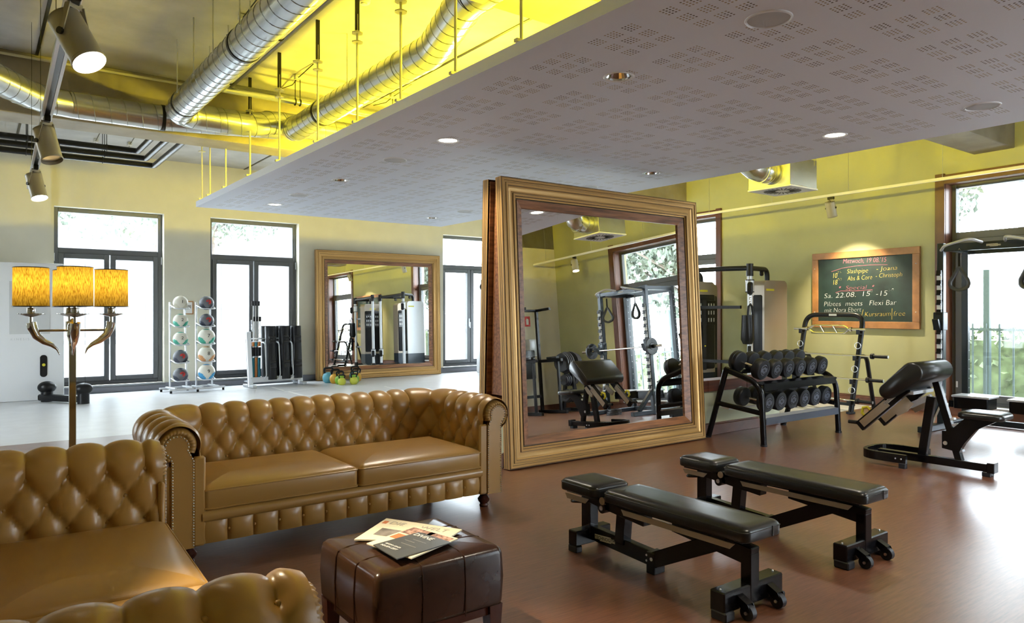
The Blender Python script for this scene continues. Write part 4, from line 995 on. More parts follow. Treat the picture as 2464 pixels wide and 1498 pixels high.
def dumbbell():
    o = thing('dumbbell', '', 'dumbbell', group='round rubber dumbbells on the rack'); L = .33
    MB().cyl((0, -.1, 0), (0, .1, 0), .015, n=14).build('handle', M_chrome, o)
    for s in (-1, 1):
        h = MB(); rt = (R(90 if s < 0 else -90), 0, 0)
        h.lathe([(0, 0), (.06, .0), (.098, .004), (.107, .014), (.109, .035), (.106, .05), (.109, .052), (.109, .082), (.1, .098), (.066, .102), (.064, .098), (.06, .098), (.058, .101), (0, .101)], (0, s * .10, 0), 40, rt)
        ho = h.build('head', M_rub, o, smooth=30)
        c = MB(); c.lathe([(.058, .1015), (.056, .1035), (0, .1035)], (0, s * .10, 0), 32, rt); c.build('end_disc', mat('disc_grey', (.085, .095, .125), .4), ho)
        if s < 0:
            for a0 in (30, 210):
                k = MB(); pts = [(.043 * math.cos(R(a0 + q * 12)), -.2045, .043 * math.sin(R(a0 + q * 12))) for q in range(11)]; k.tube(pts, .0045, n=5); k.build('embossed_band', M_ink, ho)
            k = MB(); k.box((-.008, -.2045, 0), (.007, .003, .02)); k.box((.008, -.2045, .004), (.012, .003, .006)); k.box((.008, -.2045, -.006), (.006, .003, .014)); k.build('embossed_mark', M_ink, ho, smooth=None)
    return o
db = dumbbell(); first = True
nth = ['first', 'second', 'third', 'fourth', 'fifth', 'sixth']
for row, (yc, z, tl, nm) in enumerate(((.30, .845, 14, 'upper'), (.27, .47, 7, 'lower'))):
    for i in range(6):
        loc = (6.81 + .17 + i * .235 + (.0 if row == 0 else .03), 4.63 + yc, z); lb = 'round black rubber dumbbell, %s from the left on the %s tier' % (nth[i], nm)
        d_ = db if first else dup(db, loc, None, lb)
        first = False; d_.location = loc; d_['label'] = lb; d_.rotation_euler = (R(tl), 0, 0); d_.scale = (1, 1, 1)
        if row == 0 and i == 0: d_.scale = (1.08, 1.0, 1.08); d_.location.z += .008; d_.location.x -= .012

# ================================================================== barbell rack by the green wall
bk = thing('barbell_rack', 'black tubular rack holding short barbells below the chalkboard', 'rack')
Y0, Y1, XB, XT = 5.38, 6.28, 9.98, 10.34
fr = rpath([(XB, Y0, 0), (XT, Y0, 1.40), (XT, Y1, 1.40), (XB, Y1, 0)], .17, 8)
MB().tube(fr, .036, n=14).build('main_frame', M_bsat, bk)
for y in (Y0, Y1):
    MB().tube(rpath([(10.20, y, .80), (10.42, y, .80), (10.64, y, .0)], .14, 7), .03, n=12).build('rear_leg', M_bsat, bk)
    MB().box((XB, y, .015), (.1, .085, .03), bev=.004).build('foot_cap', M_rub, bk, smooth=None)
    for z in (1.17, .80, .47, .17):
        xx = XB + (XT - XB) * z / 1.4 - .045; b = MB(); b.box((xx - .02, y, z - .045), (.09, .05, .012)); b.box((xx - .06, y, z - .015), (.01, .05, .06)); b.build('bar_hook', M_bsat, bk, smooth=None)
    for z in (.93, .60, .30):
        xx = XB + (XT - XB) * z / 1.4 - .05; MB().tube([(xx, y + .045 * math.cos(a), z + .03 + .045 * math.sin(a)) for a in (6.2832 * k / 12 for k in range(12))], .004, n=5, closed=True).build('spring_clip', M_steel, bk)
MB().box((XT - .03, (Y0 + Y1) / 2, 1.40), (.02, .12, .03)).build('name_plate', M_badge, bk, smooth=None)
MB().bar((XB + .1, Y0, .12), (XB + .1, Y1, .12), .04, .04).build('lower_tie', M_bsat, bk, smooth=None)
def short_bar(z, y0, y1, label, ez=False, chrome_grip=False):
    x = XB + (XT - XB) * z / 1.4 - .062; o = thing('barbell', label, 'barbell', (x, 0, z), group='short bars on the rack')
    if ez:
        m = (y0 + y1) / 2; pts = [(0, y0 + .2, 0), (0, m - .28, 0), (-.06, m - .17, .015), (.02, m - .06, 0), (.02, m + .06, 0), (-.06, m + .17, .015), (0, m + .28, 0), (0, y1 - .2, 0)]
        MB().tube(rpath(pts, .05, 4), .013, n=10).build('shaft', M_chrome, o)
    else: MB().cyl((0, y0 + .18, 0), (0, y1 - .18, 0), .013, n=12).build('shaft', M_chrome, o)
    for s, e in ((1, y0), (-1, y1)):
        MB().cyl((0, e, 0), (0, e + s * .2, 0), .024, n=16).build('sleeve', M_bsat, o)
        MB().cyl((0, e + s * .2, 0), (0, e + s * .235, 0), .04, n=18).build('collar', M_bsat, o)
        MB().cyl((0, e - s * .004, 0), (0, e, 0), .02, n=14).build('end_cap', M_steel, o)
short_bar(.82, 4.93, 6.62, 'straight barbell on the second hooks of the barbell rack')
short_bar(.49, 4.95, 6.62, 'straight barbell on the third hooks of the barbell rack')
short_bar(.19, 5.06, 6.5, 'wavy curl bar on the lowest hooks of the barbell rack', True)
o = thing('triceps_bar', 'short chrome multi-grip bar on the top hooks of the barbell rack', 'barbell', (10.21, 5.83, 1.19), group='short bars on the rack')
MB().tube(rpath([(-.02, -.32, .0), (-.02, -.24, .055), (-.02, .24, .055), (-.02, .32, 0), (-.02, .24, -.055), (-.02, -.24, -.055)], .03, 4, True), .012, n=8, closed=True).build('grip_frame', M_chrome, o)
for y in (-.1, .1): MB().cyl((-.02, y - .03, -.05), (-.02, y + .03, .05), .013, n=10).build('handle', M_chrome, o)
for s in (-1, 1):
    MB().cyl((-.02, s * .31, 0), (-.02, s * .56, 0), .02, n=14).build('sleeve', M_chrome, o); MB().cyl((-.02, s * .33, 0), (-.02, s * .355, 0), .034, n=16).build('collar', M_chrome, o)

# ================================================================== power racks
M_bluesteel = mat('dark_blue_steel', (.018, .026, .034), .3, .2)
def power_rack(label, loaded):
    """local x along the wall 0..1.16, y towards the wall 0..0.7"""
    W, D, H = 1.16, .70, 2.29; o = thing('power_rack', label, 'rack', group='power racks by the windows')
    for x in (0, W):
        MB().box((x, 0, H / 2), (.075, .075, H), bev=.004).build('front_upright', M_bluesteel, o, smooth=None)
        ru = MB().box((x, D, H / 2), (.075, .075, H), bev=.004).build('rear_upright', M_bluesteel, o, smooth=None)
        b = MB()
        for k in range(16): b.cyl((x - .04, D, .35 + k * .12), (x + .04, D, .35 + k * .12), .008, n=8)
        tag(b.build('adjustment_holes', M_silver, ru, smooth=None), kind='stuff')
        MB().box((x, D / 2, H - .05), (.07, D, .07), bev=.004).build('top_side_beam', M_bluesteel, o, smooth=None)
        MB().bar((x, -.55, .04), (x, D + .05, .04), .08, .07, bev=.005).build('base_rail', M_bluesteel, o, smooth=None)
        MB().bar((x, -.38, .08), (x, -.02, .42), .06, .07, bev=.004).build('foot_brace', M_bluesteel, o, smooth=None)
        MB().bar((x + .042, -.33, .12), (x + .042, -.04, .39), .006, .04).build('brace_strip', M_champ, o, smooth=None)
        for z in (.16, .42): MB().cyl((x - .045, 0, z), (x + .045, 0, z), .022, n=14).build('bolt', M_steel, o)
        # white slotted plate with black pegs
        s = MB().box((x, -.055, 1.15), (.05, .03, 1.6)).build('slotted_plate', M_white, o, smooth=None)
        pg = None
        for k in range(13):
            z = .45 + k * .12
            if pg is None: pg = MB().prism([(-.035, 0), (.0, 0), (.0, .045), (.03, .045), (.03, .065), (-.02, .065), (-.02, .02), (-.035, .02)], .054, Matrix.Translation((x - .027, -.06, 0)) @ Matrix(((0, 0, 1, 0), (1, 0, 0, 0), (0, 1, 0, 0), (0, 0, 0, 1)))).build('peg', M_bsat, s, smooth=None); pg.location = (0, 0, z)
            else: dup(pg, (0, 0, z), parent=s)
        jz = 1.22 if loaded else 1.33
        j = MB(); j.box((x, -.03, jz), (.12, .12, .22), bev=.006); j.prism([(-.16, .03), (-.09, -.06), (-.05, .02), (-.05, -.02), (-.10, -.10), (-.13, -.10), (-.18, .02)], .07, Matrix.Translation((x - .035, -.0, jz)) @ Matrix(((0, 0, 1, 0), (1, 0, 0, 0), (0, 1, 0, 0), (0, 0, 0, 1)))); j.build('bar_hook', M_bluesteel, o, smooth=None)
        # spotter step
        t = MB(); t.box((x + (.28 if x == 0 else -.28), D * .35, .33), (.38, .28, .14), bev=.01); t.build('spotter_box', M_black, o, smooth=None)
        MB().box((x + (.28 if x == 0 else -.28), D * .35, .41), (.42, .30, .025), bev=.006).build('spotter_tread', M_silver, o, smooth=None)
        MB().bar((x, D * .35, .3), (x + (.12 if x == 0 else -.12), D * .35, .3), .1, .08).build('spotter_bracket', M_black, o, smooth=None)
    fb = MB().box((W / 2, 0, H - .06), (W, .06, .09), bev=.004).build('top_front_beam', M_bluesteel, o, smooth=None)
    MB().box((W / 2, D, H - .06), (W, .06, .09), bev=.004).build('top_rear_beam', M_bluesteel, o, smooth=None)
    MB().box((W / 2, D, .05), (W, .07, .07), bev=.004).build('base_cross_beam', M_bluesteel, o, smooth=None)
    badge(fb, (W * .5, -.031, H - .06), (0, -1, 0), w=.15)
    for sx in (0, 1):
        f = (lambda q: q) if sx == 0 else (lambda q: W - q)
        MB().tube(rpath([(f(.02), -.06, H - .09), (f(.14), -.26, H - .05), (f(.40), -.22, H + .02), (f(.46), -.03, H - .02)], .08, 5), .016, n=10).build('pull_up_grip', M_silver, o)
    # hanging ab straps
    for x in (.22, W - .22):
        st = thing('ab_strap', 'padded ab strap hanging from the %s of the power rack%s' % ('left side' if x < .5 else 'right side', ' in the mirror' if loaded else ' by the large window'), 'strap', group='ab straps on the power racks')
        MB().tube([(0, .0, -.02), (.02, 0, -.05), (0, 0, -.08), (-.02, 0, -.05)], .005, n=6, closed=True).build('carabiner', M_chrome, st)
        MB().box((0, 0, -.16), (.028, .006, .17)).build('web_strap', M_bsat, st, smooth=None)
        for k in range(3):
            e = .02 * (k - 1); lp = [(0, e * .3, -.24), (-.10, e, -.43), (-.085, e, -.49), (0, e, -.525), (.085, e, -.49), (.10, e, -.43)]
            MB().tube(rpath(lp, .03, 4, True), .020, n=6, closed=True, flat=.25).build('sling', mat('sling_fabric', (.05, .055, .06), .35), st)
        st['_x'] = x; o['n_'] = 0
        STR.append((st, o, x, H))
    return o
STR = []
for loc, lb, ld in (((9.6, 4.02, 0), 'tall dark power rack in front of the large right window', False), ((9.6, 2.0, 0), 'power rack with a loaded barbell, seen in the standing mirror', True)):
    r_ = power_rack(lb, ld); r_.location = loc; r_.rotation_euler = (0, 0, R(-90))
    for st, o_, x, H in STR:
        if o_ is r_: st.location = (loc[0] - .045, loc[1] - x, H - .06); st.rotation_euler = (0, 0, R(-90 - (25 if x > .5 else -10)))
for st, o_, x, H in STR:
    del st['_x']
    if 'n_' in o_: del o_['n_']
M_plate = mat('cast_iron', (.035, .036, .04), .42)
def plate(parent, p, ax, r, th=.035, m=None):
    d = Vector(ax).normalized(); e = d.to_track_quat('Z', 'Y').to_euler()
    return MB().lathe([(.026, 0), (.06, .0), (.062, .006), (r * .62, .006), (r * .86, .0), (r, .003), (r, th - .003), (r * .86, th), (r * .62, th - .006), (.062, th - .006), (.06, th), (.026, th)], p, 32, e).build('weight_plate', m or M_plate, parent, smooth=30)
bb = thing('barbell', 'long chrome barbell with one plate each side on the mirrored power rack', 'barbell', (9.46, 1.42, 1.185))
MB().cyl((0, -.95, 0), (0, .95, 0), .014, n=12).build('shaft', M_chrome, bb)
for s in (-1, 1):
    MB().cyl((0, s * .72, 0), (0, s * 1.02, 0), .025, n=16).build('sleeve', M_chrome, bb); plate(bb, (0, s * .745, 0), (0, s, 0), .15)
    MB().cyl((0, s * .80, 0), (0, s * .84, 0), .035, n=14).build('clamp', M_bsat, bb)
# loose plates on the floor by the second rack
for k in range(3): pl = tag(plate(None, (9.35 + .01 * k, 1.25, .035 * k), (0, 0, 1), .14 - .008 * k), ['bottom', 'middle', 'top'][k] + ' loose black plate in the little pile at the mirrored rack', 'weight plate', 'loose plates on the floor'); 
# ------------------------------------------------------------------ plate tree and dip station (seen in the standing mirror)
pt_ = thing('plate_tree', 'black weight plate tree in the corner, seen in the standing mirror', 'rack', (9.95, -.62, 0), R(-10))
MB().box((0, 0, .05), (.12, .55, .06), bev=.005).build('base_rail', M_bsat, pt_, smooth=None)
MB().box((0, 0, .05), (.5, .1, .06), bev=.005).build('base_cross', M_bsat, pt_, smooth=None)
MB().bar((-.02, -.18, .06), (0, -.02, 1.15), .07, .06, bev=.004).build('upright', M_bsat, pt_, smooth=None)
MB().bar((.02, .18, .06), (0, .02, 1.15), .07, .06, bev=.004).build('upright', M_bsat, pt_, smooth=None)
for z, y, r_, n in ((1.02, .05, .225, 4), (.66, .1, .13, 3), (.33, .13, .14, 3)):
    for s in (-1, 1):
        MB().cyl((s * .03, s * y * 0, z), (s * .34, 0, z), .024, n=14).build('peg', M_chrome, pt_)
        for k in range(n): plate(pt_, (s * (.06 + .045 * k), 0, z), (s, 0, 0), r_ - .012 * k, .038)
dp = thing('dip_station', 'tall black knee-raise and dip station by the rear wall, seen in the mirror', 'gym machine', (9.25, -.85, 0), R(0))
for x in (-.32, .32):
    MB().box((x, -.25, 1.09), (.06, .06, 2.18), bev=.004).build('upright', M_bsat, dp, smooth=None)
    MB().bar((x, -.35, .035), (x, .55, .035), .06, .06, bev=.004).build('base_rail', M_bsat, dp, smooth=None)
    MB().bar((x, .35, .04), (x, .35, 1.05), .05, .05, bev=.004).build('arm_post', M_bsat, dp, smooth=None)
    MB().bar((x, -.25, 1.08), (x, .48, 1.08), .06, .06, bev=.004).build('dip_arm', M_bsat, dp, smooth=None)
    MB().box((x, .2, 1.135), (.1, .32, .05), bev=.015, seg=2).build('elbow_pad', M_bleather, dp)
    MB().bar((x, -.25, 2.15), (x, .2, 2.15), .05, .05).build('top_arm', M_bsat, dp, smooth=None)
MB().box((0, -.25, 2.15), (.7, .05, .05)).build('pull_up_bar', M_bsat, dp, smooth=None)
MB().box((0, -.2, 1.02), (.3, .07, .6), bev=.02, seg=2).build('back_pad', M_bleather, dp)
MB().box((0, -.25, .35), (.6, .05, .06)).build('foot_tie', M_bsat, dp, smooth=None)
fs = thing('fire_sign', 'small red fire extinguisher sign on the rear wall, seen in the mirror', 'sign', (9.70, -1.596, 1.97), R(180))
MB().box((0, 0, 0), (.16, .008, .22)).build('sign_plate', M_red, fs, smooth=None)
MB().prism([(-.03, -.07), (.03, -.07), (.035, .03), (.01, .07), (-.035, .04)], .002, Matrix.Translation((0, -.005, 0)) @ Matrix.Rotation(R(90), 4, 'X')).build('pictogram', M_wp, fs, smooth=None)
td_ = thing('towel_dispenser', 'grey paper towel dispenser on the rear wall, seen in the mirror', 'dispenser', (9.70, -1.48, 1.2))
MB().box((0, 0, .2), (.3, .22, .34), bev=.02, seg=2).build('body', M_silver, td_); MB().box((0, .05, .015), (.2, .1, .03), bev=.006).build('tray', M_silver, td_)

# ================================================================== cable station
cs = thing('cable_station', 'large cable station of four weight towers along the green wall', 'gym machine')
def tower(x, y, rz, m, disp):
    M = Matrix.Translation((x, y, 0)) @ Matrix.Rotation(rz, 4, 'Z'); W, D, H = .58, .26, 1.96
    b = MB(M); q = [(W / 2 - .09 + .09 * math.cos(R(a)), H - .09 + .09 * math.sin(R(a))) for a in range(0, 91, 15)] + [(-W / 2 + .09 + .09 * math.cos(R(a)), H - .09 + .09 * math.sin(R(a))) for a in range(90, 181, 15)] + [(-W / 2, .40), (W / 2, .40)]
    to = None
    b.prism(q, D, Matrix.Translation((0, D / 2, 0)) @ Matrix.Rotation(R(90), 4, 'X')); to = b.build('tower_shroud', m, cs, smooth=40)
    b = MB(M); b.prism([(-W / 2, .40), (-W / 2, .12), (-W / 2 + .09, .05), (W / 2 - .09, .05), (W / 2, .12), (W / 2, .40)], D, Matrix.Translation((0, D / 2, 0)) @ Matrix.Rotation(R(90), 4, 'X')); b.build('tower_base', M_bluesteel, to, smooth=40)
    b = MB(M); b.box((-.012 if disp == 0 else 0, 0, 1.1), (W * .99, D + (.05 if disp else -.02), 1.3), bev=.05, seg=2); b.build('tower_core', M_bsat, to)
    for s in (-1, 1):
        bo = MB(M).prism([(-.1, -.012), (.1, -.012), (.1, .022), (-.1, .022)], .003, Matrix.Translation((0 if disp else -.15, s * (D / 2 + .003 if s < 0 else D / 2 + .0015), H - .16)) @ Matrix.Rotation(R(90), 4, 'X')).build('maker_badge', M_yellow, to, smooth=None)
        if (s < 0 and disp & 1) or (s > 0 and disp & 2):
            for sx in (-1, 1):
                MB(M).box((sx * .16, s * (D / 2 + .028), 1.43), (.22, .006, .42), bev=.002).build('instruction_panel', mat('black_panel', (.006, .006, .008), .3), to, smooth=None)
                for i in range(3):
                    for j in range(3): MB(M).box((sx * .16 + (i - 1) * .065, s * (D / 2 + .032), 1.43 + (j - 1) * .125), (.026, .003, .065), bev=.001).build('pictogram', M_silver, to, smooth=None)
            MB(M).box((0, s * (D / 2 + .028), 1.05), (.09, .006, 1.2)).build('weight_slot', M_ink, to, smooth=None)
            MB(M).sphere((0, s * (D / 2 + .04), .86), .014, 10).build('selector_pin', M_yellow, to)
    return to
tower(10.62, 7.12, R(-4), M_tan, 0); tower(10.06, 8.15, R(-4), M_tan, 3); tower(10.9, 8.75, R(-4), M_tan, 2); tower(10.62, 9.9, R(-4), M_silver, 0)
def column(x, y, cz, cd):
    c = MB().cyl((x, y, .08), (x, y, 2.1), .042, n=20).build('cable_column', M_silver, cs)
    MB().cyl((x, y, 2.02), (x, y, 2.22), .055, n=20).build('column_head', M_bsat, c)
    MB().cyl((x, y, .0), (x, y, .12), .06, n=20).build('column_foot', M_bsat, c)
    k = MB(); k.cyl((x, y, cz - .09), (x, y, cz + .09), .068, n=20); k.build('carriage', M_silver, c)
    for z in (-.095, .095): MB().cyl((x, y, cz + z - .008), (x, y, cz + z + .008), .07, n=20).build('carriage_ring', M_bsat, c)
    MB().box((x + cd[0] * .13, y + cd[1] * .13, cz - .04), (.09, .09, .2), (0, 0, math.atan2(cd[1], cd[0])), bev=.03, seg=2).build('pulley', M_bsat, c)
    b = MB()
    for z in range(60): b.box((x + .0, y - .043, .3 + z * .028), (.012, .004, .008))
    tag(b.build('height_scale', M_silver, c, smooth=None), kind='stuff')
    return c
COLS = [(10.03, 7.08, 1.86, (-.8, -.6)), (10.12, 8.72, .45, (-.5, .8)), (9.86, 8.72, .45, (-.5, .8)), (10.1, 10.25, 1.82, (-.6, .8))]
for a in COLS: column(*a)
for x0, y0, x1, y1 in ((10.62, 7.16, 10.03, 7.08), (10.06, 8.15, 9.86, 8.72), (10.9, 8.75, 10.12, 8.72), (10.62, 9.9, 10.1, 10.25)):
    d = (Vector((x1, y1, 0)) - Vector((x0, y0, 0))).normalized() * .1
    MB().tube(rpath([(x0, y0, 1.9), (x0, y0, 2.15), (x1 - d.x * .3, y1 - d.y * .3, 2.15)], .13, 6), .04, n=12).build('overhead_arm', M_bsat, cs)
    MB().bar((x0, y0, .05), (x1, y1, .05), .08, .06).build('base_arm', M_bluesteel, cs, smooth=None)
    MB().box(((x0 * 2 + x1) / 3, (y0 * 2 + y1) / 3, 2.08), (.08, .04, .09), bev=.015).build('cable_pulley', M_bsat, cs)
MB().tube([(10.03, 7.08, 2.15), (10.0, 7.6, 2.16), (9.86, 8.72, 2.15)], .04, n=12).build('overhead_beam', M_bsat, cs)
MB().tube([(10.12, 8.72, 2.15), (10.1, 10.25, 2.15)], .04, n=12).build('overhead_beam', M_bsat, cs)
MB().bar((9.86, 8.72, 1.52), (10.03, 7.25, 1.52), .05, .05).build('mid_bar', M_bsat, cs, smooth=None)
MB().bar((9.9, 8.3, .62), (10.03, 7.12, .62), .05, .05).build('mid_bar', M_bsat, cs, smooth=None)
# triceps rope and pad hanging from the near column
tp = thing('cable_rope', 'black triceps rope on a chain hanging from the near cable column', 'rope', (9.93, 7.0, 1.72))
for k in range(4): MB().tube([(.012 * math.cos(a) * (k % 2), .012 * math.cos(a) * ((k + 1) % 2), -.03 - k * .03 + .02 * math.sin(a)) for a in (6.2832 * i / 10 for i in range(10))], .004, n=5, closed=True).build('chain_link', M_chrome, tp)
MB().cyl((0, 0, .03), (0, 0, -.01), .022, n=12).build('stopper', M_rub, tp)
MB().tube([(.06, .0, -.55), (.062, 0, -.3), (.045, 0, -.19), (0, 0, -.155), (-.045, 0, -.19), (-.062, 0, -.3), (-.06, 0, -.55)], .017, n=8).build('rope', M_rub, tp)
MB().lathe([(0, -.8), (.07, -.79), (.105, -.72), (.10, -.6), (.09, -.33), (0, -.32)], (-.0, .05, 0), 20).build('handle_cup', M_bsat, tp)
MB().box((0, .02, -1.02), (.075, .012, .4), (0, R(2), 0)).build('ankle_strap', M_bsat, tp, smooth=None)

# ================================================================== chalkboard
M_board = mat('green_board', (.012, .030, .026), .55, noise=(2.5, .5)); M_oak = mat('honey_oak', (.36, .17, .055), .4, noise=(5, .3, (1, 1, 1)))
CA, CB, CZ0, CZ1 = 6.66, 4.91, 1.19, 2.40
ch = thing('chalkboard', 'green chalkboard in an oak frame with chalk writing on the olive wall', 'chalkboard', RW((CA + CB) / 2, .0, 0), RWA - R(90))
CW = (CA - CB) / math.cos(RWA); fw_ = .105
MB().box((0, -.015, (CZ0 + CZ1) / 2), (CW - .1, .02, CZ1 - CZ0 - .1)).build('board', M_board, ch, smooth=None)
for nm, c, d in (('frame_rail', (0, -.022, CZ1 - fw_ / 2), (CW, .044, fw_)), ('frame_rail', (0, -.022, CZ0 + fw_ / 2), (CW, .044, fw_)), ('frame_stile', (-CW / 2 + fw_ / 2, -.0225, (CZ0 + CZ1) / 2), (fw_, .045, CZ1 - CZ0 - 2 * fw_)), ('frame_stile', (CW / 2 - fw_ / 2, -.0225, (CZ0 + CZ1) / 2), (fw_, .045, CZ1 - CZ0 - 2 * fw_))):
    MB().box(c, d, bev=.004).build(nm, M_oak, ch, smooth=None)
for x in (-CW / 2 + .05, CW / 2 - .05):
    for z in (CZ0 + .25, CZ1 - .25): MB().sphere((x, -.045, z), .008, 8).build('screw', M_wp, ch)
M_pk = mat('pink_chalk', (.62, .16, .22), .9); M_yc = mat('yellow_chalk', (.75, .55, .12), .9); M_wc = mat('white_chalk', (.78, .80, .78), .9)
CHM = Matrix.Translation(ch.location) @ Matrix.Rotation(RWA - R(90), 4, 'Z'); CHI = CHM.inverted()
def onboard(cu, cv):                                  # reading position on the board
    d = ray(1900 + cu * .2803, 380 + cv * .2803); a = CHI @ C0; q = CHI.to_3x3() @ d; t = (-.0265 - a.y) / q.y; return a + q * t
def chalk(u0, u1, v0, v1, body, m, hpx=40):
    a, c = onboard(u0, v0), onboard(u1, v1); h = hpx * .2803 / FPX * 11.2
    cu = bpy.data.curves.new('t', 'FONT'); cu.body = body; cu.size = 1
    x = (c - a); z = Vector((0, -1, 0)); y = z.cross(x.normalized()); Mx = Matrix((x.normalized(), y, z)).transposed().to_4x4()
    o = text('chalk_writing', body, h * 1.35, m, ch, Matrix(), .0006, shear=.16, align='LEFT', off=-.0026)
    xs = [v.co.x for v in o.data.vertices]; w_ = max(xs) - min(xs); o.data.transform(Matrix.Diagonal((x.length / w_, 1, 1, 1))); o.data.transform(Matrix.Translation(a) @ Mx)
def stroke(pts, m, r=.0035): MB().tube([onboard(*p) for p in pts], r, n=5).build('chalk_stroke', m, ch)
chalk(455, 825, 888, 872, "Mittwoch, 19 08.'15", M_pk, 44); stroke([(360, 975), (450, 945), (560, 927), (700, 917), (840, 915)], M_pk, .002)
chalk(365, 398, 1012, 1010, '10', M_yc, 48); chalk(402, 440, 983, 980, '25', M_yc, 24); chalk(490, 668, 975, 965, 'Slashpipe', M_yc, 42); chalk(740, 918, 952, 942, '- Joana', M_yc, 40)
chalk(365, 400, 1070, 1068, '18', M_yc, 48); chalk(404, 440, 1045, 1042, '00', M_yc, 24); chalk(495, 705, 1036, 1022, 'Abs & Core', M_yc, 42); chalk(735, 960, 1012, 998, '- Christoph', M_yc, 40)
chalk(415, 725, 1118, 1106, '*  Special  *', M_pk, 38); stroke([(395, 1155), (440, 1140), (560, 1140), (712, 1130)], M_pk, .003)
chalk(292, 560, 1186, 1172, 'Sa. 22.08.', M_wc, 46); chalk(608, 672, 1168, 1164, '15', M_wc, 46); chalk(676, 706, 1143, 1141, '00', M_wc, 22); chalk(735, 832, 1166, 1160, '-15', M_wc, 46); chalk(842, 888, 1134, 1131, '50', M_wc, 26)
chalk(290, 910, 1255, 1240, 'Pilates  meets   Flexi Bar', M_wc, 46); chalk(295, 610, 1308, 1300, 'mit Nora Ebert', M_wc, 42); chalk(640, 860, 1342, 1336, 'Kursraum', M_yc, 44); chalk(888, 985, 1338, 1334, 'free', M_yc, 44)
stroke([(632, 1300), (620, 1350)], M_yc); stroke([(880, 1290), (878, 1385)], M_yc)
# ================================================================== medicine ball racks
def ball_rack(label, loc, n=5):
    o = thing('ball_rack', label, 'rack', loc, R(12))
    for x in (-.15, .15): MB().bar((x, .05, .09), (x * .88, .10, 1.62), .022, .035, bev=.003).build('upright', M_silver, o, smooth=None)
    for y in (-.2, .2): MB().bar((-.27, y, .06), (.27, y, .06), .05, .03, bev=.004).build('foot_bar', M_silver, o, smooth=None)
    for x in (-.15, .15): MB().bar((x, -.2, .075), (x, .2, .075), .04, .03, bev=.004).build('side_bar', M_silver, o, smooth=None)
    for x in (-.24, .24):
        for y in (-.2, .2): MB().cyl((x, y, 0), (x, y, .045), .02, n=10).build('caster', M_bsat, o)
    for k in range(n):
        z = .20 + k * .325; MB().tube(rpath([(-.135, .07, z + .06), (-.125, -.14, z), (.125, -.14, z), (.135, .07, z + .06)], .05, 5), .012, n=8).build('ball_ring', M_silver, o)
        MB().tube([(-.13, .06, z + .02), (.13, .06, z + .02)], .010, n=8).build('ball_bar', M_silver, o)
    return o
def ball(loc, r, base, accent, num, label, red=False):
    o = thing('medicine_ball', label, 'medicine ball', loc, R(-6), 'medicine balls on the racks')
    b = MB(); bmesh.ops.create_uvsphere(b.bm, u_segments=48, v_segments=32, radius=r)
    cs_ = [Vector((s * .72, -.35, -.62)).normalized() for s in (-1, 1)] + [Vector((0, .0, 1)), Vector((.3, .95, 0)), Vector((-.6, .8, -.3)).normalized(), Vector((0, -.1, -1))]
    for f in b.bm.faces:
        c = f.calc_center_median().normalized()
        for i, q in enumerate(cs_):
            if c.dot(q) > (.80 if i < 2 else .9): f.material_index = 1
    b.build('ball_shell', [mat('ball_' + base[0], base[1], .5), mat('ball_' + accent[0], accent[1], .5)], o, smooth=80)
    if red: MB().lathe([(0, .0), (.035, -.001), (.045, -.004)], (0.02, -r * .985, .02), 20, (R(90), 0, 0)).build('number_dot', M_red, o)
    text('lettering', num, r * .62, M_ink if not red else M_dk, o, face_m((.02, -r - .002, .02), (0, -1, 0)), .002)
WB = ('cream', (.72, .70, .60)); GA = ('graphite', (.05, .05, .06)); NV = ('navy', (.02, .025, .045)); GN = ('green', (.05, .36, .25)); OG = ('orange', (.62, .30, .12)); BL = ('blue', (.05, .30, .55)); BE = ('beige', (.62, .58, .46)); DG = ('mid_grey', (.11, .115, .13))
p1, p2 = Vector((2.98, 14.1, 0)), Vector((3.43, 14.12, 0))
ball_rack('slim silver ball rack, the left of two by the window', p1); ball_rack('slim silver ball rack, the right of two by the window', p2)
L1 = [(DG, NV, '3', 'dark grey medicine ball with red 3, bottom of the left rack', 1), (DG, NV, '3', 'dark grey medicine ball with red 3, second lowest on the left rack', 1), (WB, GN, '2', 'cream and green medicine ball numbered 2, middle of the left rack', 0), (WB, GN, '2', 'cream and green medicine ball numbered 2, second from top on the left rack', 0), (WB, BE, '1', 'cream medicine ball numbered 1 on top of the left rack', 0)]
L2 = [(WB, BL, '9', 'white and blue medicine ball numbered 9, bottom of the right rack', 0), (WB, OG, '8', 'white and orange medicine ball numbered 8 on the right rack', 0), (WB, GN, '7', 'white and green medicine ball numbered 7, middle of the right rack', 0), (DG, NV, '6', 'dark medicine ball with red mark, second from top of the right rack', 1), (DG, NV, '5', 'dark medicine ball with red 5 on top of the right rack', 1)]
for P_, LL, big in ((p1, L1, 0), (p2, L2, 1)):
    for k, (a, c, n_, lb, rd) in enumerate(LL):
        r_ = .128 if not (big and k < 3) else .148; q = Vector((.0, -.04, .20 + k * .325 + .012 + math.sqrt(max(.0001, r_ ** 2 - .105 ** 2)) + .02)); q.rotate(Euler((0, 0, R(12)))); ball(P_ + q, r_, a, c, n_, lb, bool(rd))
# small framed notice on the wall
nt = thing('picture_frame', 'small wooden framed notice on the cream wall between the ball racks', 'picture frame', AY(454, 740, BY - .002))
for s in (-1, 1): MB().box((s * .073, -.012, 0), (.018, .022, .25)).build('frame_stile', M_oak, nt, smooth=None); MB().box((0, -.012, s * .116), (.13, .022, .018)).build('frame_rail', M_oak, nt, smooth=None)
MB().box((0, -.006, 0), (.13, .006, .215)).build('notice_sheet', M_wp, nt, smooth=None)
MB().box((0, -.0095, .02), (.08, .001, .06)).build('print_block', M_lt, nt, smooth=None)
